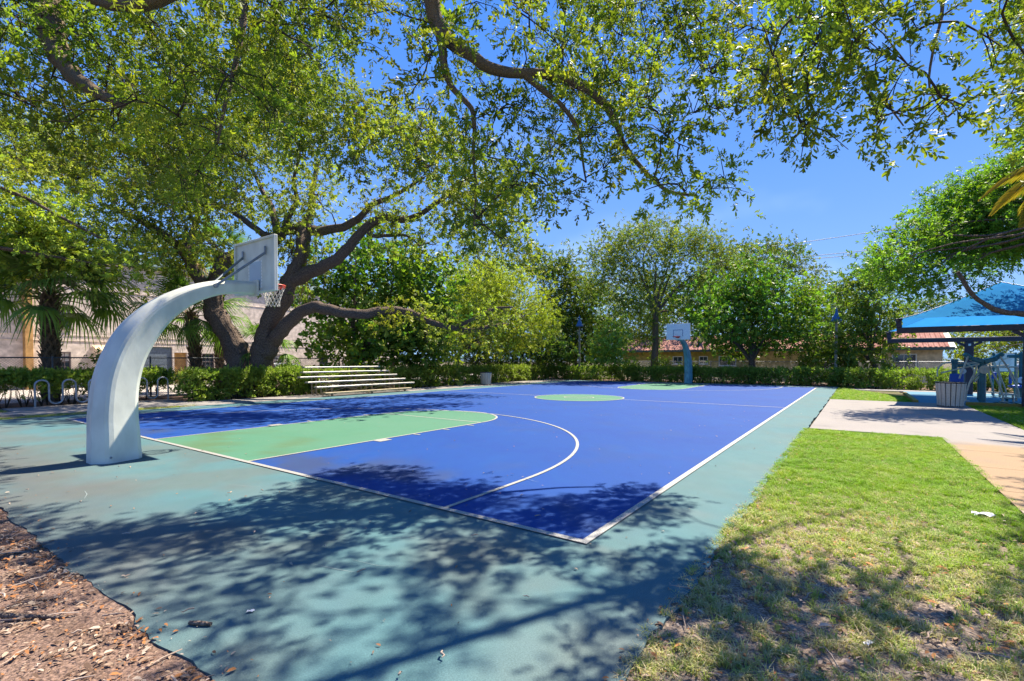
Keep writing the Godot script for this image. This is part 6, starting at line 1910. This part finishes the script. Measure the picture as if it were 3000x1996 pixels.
	mb.box(V(0.1, 0.06, 0.0), V(1.0, 0.03, 0.07), 0.008)
	obj("base_bar", mb, M.gym_teal, t)
	# leg press at the yard's far side
	t = thing("exercise_machine", "leg press with thick teal post and round blue seat", "exercise machine", V(7.55, 0.004, -25.4), -0.2, grp)
	mb = MB.new()
	mb.tube(PackedVector3Array([V(0, 0, 0), V(0, 1.85, 0)]), PackedFloat32Array([0.13, 0.12]), 14)
	mb.lathe([Vector2(0.12, 1.85), Vector2(0.1, 1.9), Vector2(0.0, 1.93)], 14)
	mb.box(V(-0.28, 1.72, 0), V(0.4, 0.14, 0.12), 0.03)
	obj("post", mb, M.gym_teal, t)
	mb = MB.new()
	mb.lathe([Vector2(0.0, 0.42), Vector2(0.26, 0.42), Vector2(0.28, 0.5), Vector2(0.0, 0.54)], 16, V(-0.15, 0, 0.35))
	mb.box(V(-0.35, 0.78, 0.2), V(0.1, 0.46, 0.38), 0.03)
	mb.box(V(-0.85, 0.9, 0.1), V(0.16, 0.3, 0.3), 0.03)
	obj("seat", mb, M.gym_blue, t)
	mb = MB.new()
	mb.bar(V(-0.15, 0.0, 0.35), V(-0.15, 0.42, 0.35), 0.1, 0.1, V(0, 0, 1))
	mb.bar(V(-0.15, 0.12, 0.35), V(-1.25, 0.2, 0.25), 0.08, 0.06)
	mb.tube(smooth3([V(-0.42, 1.68, 0.05), V(-0.66, 1.5, 0.15), V(-0.7, 1.25, 0.2)], 4), PackedFloat32Array([0.025]), 8)
	mb.bar(V(-0.95, 1.72, 0.1), V(-0.66, 0.85, 0.2), 0.09, 0.05, V(0, 0, 1), 0.01)
	mb.bar(V(-0.4, 1.35, 0.1), V(-1.1, 1.28, 0.1), 0.05, 0.05, Vector3.UP, 0.01)
	mb.bar(V(-0.66, 0.0, 0.2), V(-0.66, 0.85, 0.2), 0.08, 0.08, V(0, 0, 1), 0.01)
	obj("frame", mb, M.gym_cream, t)
	disc(V(-0.02, 0.72, 0.15), 0.14, M.sign_white, t)
	# instruction board
	t = thing("sign_board", "white instruction board in a teal frame behind the exercise machines", "sign", V(7.25, 0.004, -26.9))
	mb = MB.new()
	for s in [-1.0, 1.0]:
		mb.tube(PackedVector3Array([V(s * 0.36, 0, 0), V(s * 0.36, 1.9, 0)]), PackedFloat32Array([0.04]), 10)
		obj("post", mb, M.gym_teal, t)
		mb = MB.new()
	mb.box(V(0, 1.45, 0.045), V(0.68, 0.84, 0.03), 0.02)
	obj("frame", mb, M.gym_teal, t)
	mb = MB.new()
	mb.box(V(0, 1.45, 0.064), V(0.62, 0.78, 0.014), 0.006)
	var panel := obj("panel", mb, M.sign_white, t)
	mb = MB.new()
	for i in 12:
		mb.box(V(rnd(-0.02, 0.0), 1.74 - i * 0.052, 0.0725), V(0.5 - 0.06 * (i % 3), 0.012, 0.002), 0.0005)
	obj("printed_lines", mb, M.sign_grey, panel)

func car(label: String, at: Vector3, turn: float, m: Material) -> void:
	var t := thing("parked_car", label, "car", at, turn, "cars parked around the park")
	# side outline lofted across the width; narrower at the roof
	var prof := [Vector2(-2.15, 0.35), Vector2(-2.2, 0.62), Vector2(-2.05, 0.86), Vector2(-1.1, 0.98), Vector2(-0.35, 1.38), Vector2(0.75, 1.42), Vector2(1.5, 1.08), Vector2(2.05, 0.98), Vector2(2.15, 0.62), Vector2(2.1, 0.35)]
	var sm := smooth2(prof, 4)
	var mb := MB.new()
	var half := func(y: float) -> float: return 0.88 - 0.26 * ss(0.92, 1.45, y) - 0.06 * ss(0.6, 0.3, y)
	for i in sm.size() - 1:
		var a := sm[i]
		var b := sm[i + 1]
		var wa: float = half.call(a.y)
		var wb: float = half.call(b.y)
		mb.face(V(a.x, a.y, -wa), V(a.x, a.y, wa), V(b.x, b.y, wb), V(b.x, b.y, -wb), V(-(b.y - a.y), b.x - a.x, 0))
		for s in [-1.0, 1.0]:
			mb.face(V(a.x, a.y, s * wa), V(b.x, b.y, s * wb), V(b.x * 0.97, 0.3, s * 0.80), V(a.x * 0.97, 0.3, s * 0.80), V(0, 0.1, s))
	obj("body", mb, m, t)
	for s in [-1.0, 1.0]:
		mb = MB.new()
		mb.face(V(-0.85, 1.0, s * 0.862), V(1.25, 1.02, s * 0.862), V(0.72, 1.34, s * 0.70), V(-0.3, 1.32, s * 0.70), V(0, 0.3, s))
		obj("side_window", mb, M.pane, t)
		for x in [-1.32, 1.32]:
			mb = MB.new()
			mb.tube(PackedVector3Array([V(x, 0.31, s * 0.66), V(x, 0.31, s * 0.86)]), PackedFloat32Array([0.31]), 18)
			var wh := obj("wheel", mb, M.tyre, t)
			mb = MB.new()
			mb.tube(PackedVector3Array([V(x, 0.31, s * 0.85), V(x, 0.31, s * 0.875)]), PackedFloat32Array([0.2]), 14)
			obj("rim", mb, M.galv, wh)
	mb = MB.new()
	mb.face(V(-1.05, 1.02, -0.74), V(-1.05, 1.02, 0.74), V(-0.42, 1.37, 0.62), V(-0.42, 1.37, -0.62), V(-1, 1, 0))
	obj("windscreen", mb, M.pane, t)
	mb = MB.new()
	mb.face(V(1.46, 1.13, -0.7), V(1.46, 1.13, 0.7), V(0.84, 1.405, 0.62), V(0.84, 1.405, -0.62), V(1, 1, 0))
	obj("rear_window", mb, M.pane, t)
	for s in [-1.0, 1.0]:
		mb = MB.new()
		mb.box(V(-2.14, 0.72, s * 0.62), V(0.08, 0.13, 0.3), 0.03)
		obj("headlight", mb, M.sign_white, t)

func power_lines() -> void:
	var defs := [[V(-3.5, 16.0, -66.3), V(5.3, 17.8, -72.6)], [V(-2.5, 14.35, -67.0), V(2.6, 15.1, -70.6)], [V(-2.5, 14.0, -67.0), V(2.6, 14.65, -70.6)]]
	var names := ["highest of three thin power lines crossing the sky behind the trees", "middle one of three thin power lines in the sky behind the trees", "lowest of three thin power lines crossing the sky behind the trees"]
	for d in defs:
		var dir: Vector3 = (d[1] - d[0]).normalized()
		var a: Vector3 = d[0] - dir * 9.0
		var b: Vector3 = d[1] + dir * 26.0
		var pts := PackedVector3Array()
		for i in 21:
			var f := i / 20.0
			pts.append(a.lerp(b, f) + V(0, -0.45 * (4.0 * f * (1.0 - f)) + 0.3, 0) - a)
		var mb := MB.new()
		mb.tube(pts, PackedFloat32Array([0.034]), 5, false)
		var o := put("power_line", mb.mesh(M.cable), self, a)
		tag(o, names[defs.find(d)], "power line", "power lines over the houses")

# ------------------------------------------------------------------ scene
func sky_clouds() -> ImageTexture:
	# a few thin streaks of high cloud, low over the horizon
	var f := FastNoiseLite.new()
	f.seed = 21
	f.frequency = 0.012
	f.fractal_octaves = 5
	var im := Image.create(768, 384, false, Image.FORMAT_RGBA8)
	for y in 384:
		var el := PI * 0.5 - PI * y / 384.0
		for x in 768:
			var a := TAU * x / 768.0
			var n := f.get_noise_3d(cos(a) * 130.0, y * 4.2, sin(a) * 130.0) * 0.5 + 0.5
			var c := smoothstep(0.52, 0.78, n) * smoothstep(0.0, 0.10, el) * smoothstep(0.75, 0.25, el)
			im.set_pixel(x, y, Color(1, 1, 1, 0.05 * c))
	return ImageTexture.create_from_image(im)

func _ready() -> void:
	var cam := Camera3D.new()
	cam.name = "camera"
	add_child(cam)
	cam.position = V(1.9043, 1.5756, 3.7781)
	cam.rotation = V(-0.02307, 0.61506, 0)
	cam.near = 0.05
	cam.far = 600.0
	cam.projection = Camera3D.PROJECTION_FRUSTUM
	cam.size = 1996.0 / 1436.31 * cam.near
	cam.frustum_offset = Vector2(0, 89.8 / 1436.31 * cam.near)
	cam.current = true
	var env := Environment.new()
	env.background_mode = Environment.BG_SKY
	var sk := ProceduralSkyMaterial.new()
	sk.sky_top_color = lin(0.028, 0.103, 0.35)
	sk.sky_horizon_color = lin(0.155, 0.26, 0.41)
	sk.sky_curve = 0.19
	sk.sky_energy_multiplier = 1.0
	sk.ground_bottom_color = lin(0.08, 0.07, 0.06)
	sk.ground_horizon_color = lin(0.16, 0.21, 0.26)
	sk.sky_cover = sky_clouds()
	sk.sun_angle_max = 1.0
	env.sky = Sky.new()
	env.sky.sky_material = sk
	env.tonemap_mode = Environment.TONE_MAPPER_LINEAR
	env.tonemap_exposure = 3.0
	env.sdfgi_enabled = true
	env.ssao_enabled = true
	env.ssil_enabled = true
	var we := WorldEnvironment.new()
	we.name = "environment"
	we.environment = env
	add_child(we)
	var sun := DirectionalLight3D.new()
	sun.name = "sun"
	add_child(sun)
	sun.basis = Basis.looking_at(-SUN.normalized(), Vector3.UP)
	sun.light_energy = 1.6
	sun.light_color = Color(1.0, 0.955, 0.88)
	sun.light_angular_distance = 0.53
	sun.shadow_enabled = true
	sun.sky_mode = DirectionalLight3D.SKY_MODE_LIGHT_ONLY

	nz.seed = 4
	nz.frequency = 1.0
	nz.fractal_octaves = 4
	materials()
	grounds()
	court()
	print("court")
	apartment()
	house("house", "low yellow house with red tiled roof behind the far fence", -19.6, -2.5, -48.0, 2.6, 7.0, 1.5, M.stucco_yellow, [[-14.0, 1.2, -13.0, 2.0], [-11.35, 1.2, -10.5, 2.0], [-9.45, 1.05, -7.85, 2.0], [-6.0, 1.1, -4.6, 2.0]], 0, 31)
	house("house", "tan house with red tiled roof and white framed window beyond the exercise yard", -5.2, 6.55, -40.0, 2.45, 6.6, 1.2, M.stucco_tan, [[3.83, 0.75, 5.2, 2.05], [-0.5, 0.9, 0.8, 2.0]], 300, 32)
	print("houses")
	fence("chain_link_fence", "dark chain link fence in front of the pink apartment building", V(-22.6, -0.06, 8.0), V(-22.6, -0.06, -35.2), 1.72, M.wire, 0.085)
	fence("chain_link_fence", "pale chain link fence in front of the tile roofed houses", V(-22.4, -0.06, -35.3), V(14.0, -0.06, -35.3), 1.52, M.wire_pale, 0.085)
	vegetation()
	rng.seed = 900
	hoop("basketball_hoop", "weathered pale curved basketball post seen from behind its board, with white net", V(-7.62, 0, 0), 0.0, M.hoop_paint, M.board)
	hoop("basketball_hoop", "teal curved basketball post facing the court in front of the far hedge", V(-7.5, 0, -L), PI, M.hoop_teal, M.board)
	bleachers()
	bike_rack()
	trash_can("round slatted trash can beside the clipped hedge past the bleachers", V(-17.35, 0.006, -20.6), 0.31, 0.36, 0.78, 20)
	trash_can("wide slatted trash can at the edge of the path by the exercise yard", V(4.45, 0.012, -18.15), 0.335, 0.395, 0.80, 18)
	lamp_post("park lamp with blue bell shade behind the hedge of the far court corner", V(0.78, -0.03, -32.15), 4.85)
	lamp_post("park lamp on a thin post before the hedge under the dark trees", V(-16.1, -0.0, -30.95), 5.1)
	shade_sail()
	gym()
	car("white car parked behind the fence next to the forked oak", V(-27.0, -0.06, -12.4), PI / 2, M.car_white)
	car("pale car parked behind the fence beyond the bleachers", V(-27.5, -0.06, -18.5), PI / 2, M.car_white)
	car("blue grey car parked beyond the exercise yard", V(9.8, -0.075, -36.8), 0.15, M.car_blue)
	power_lines()
	lawn_grass()
	litter()
	print("done")
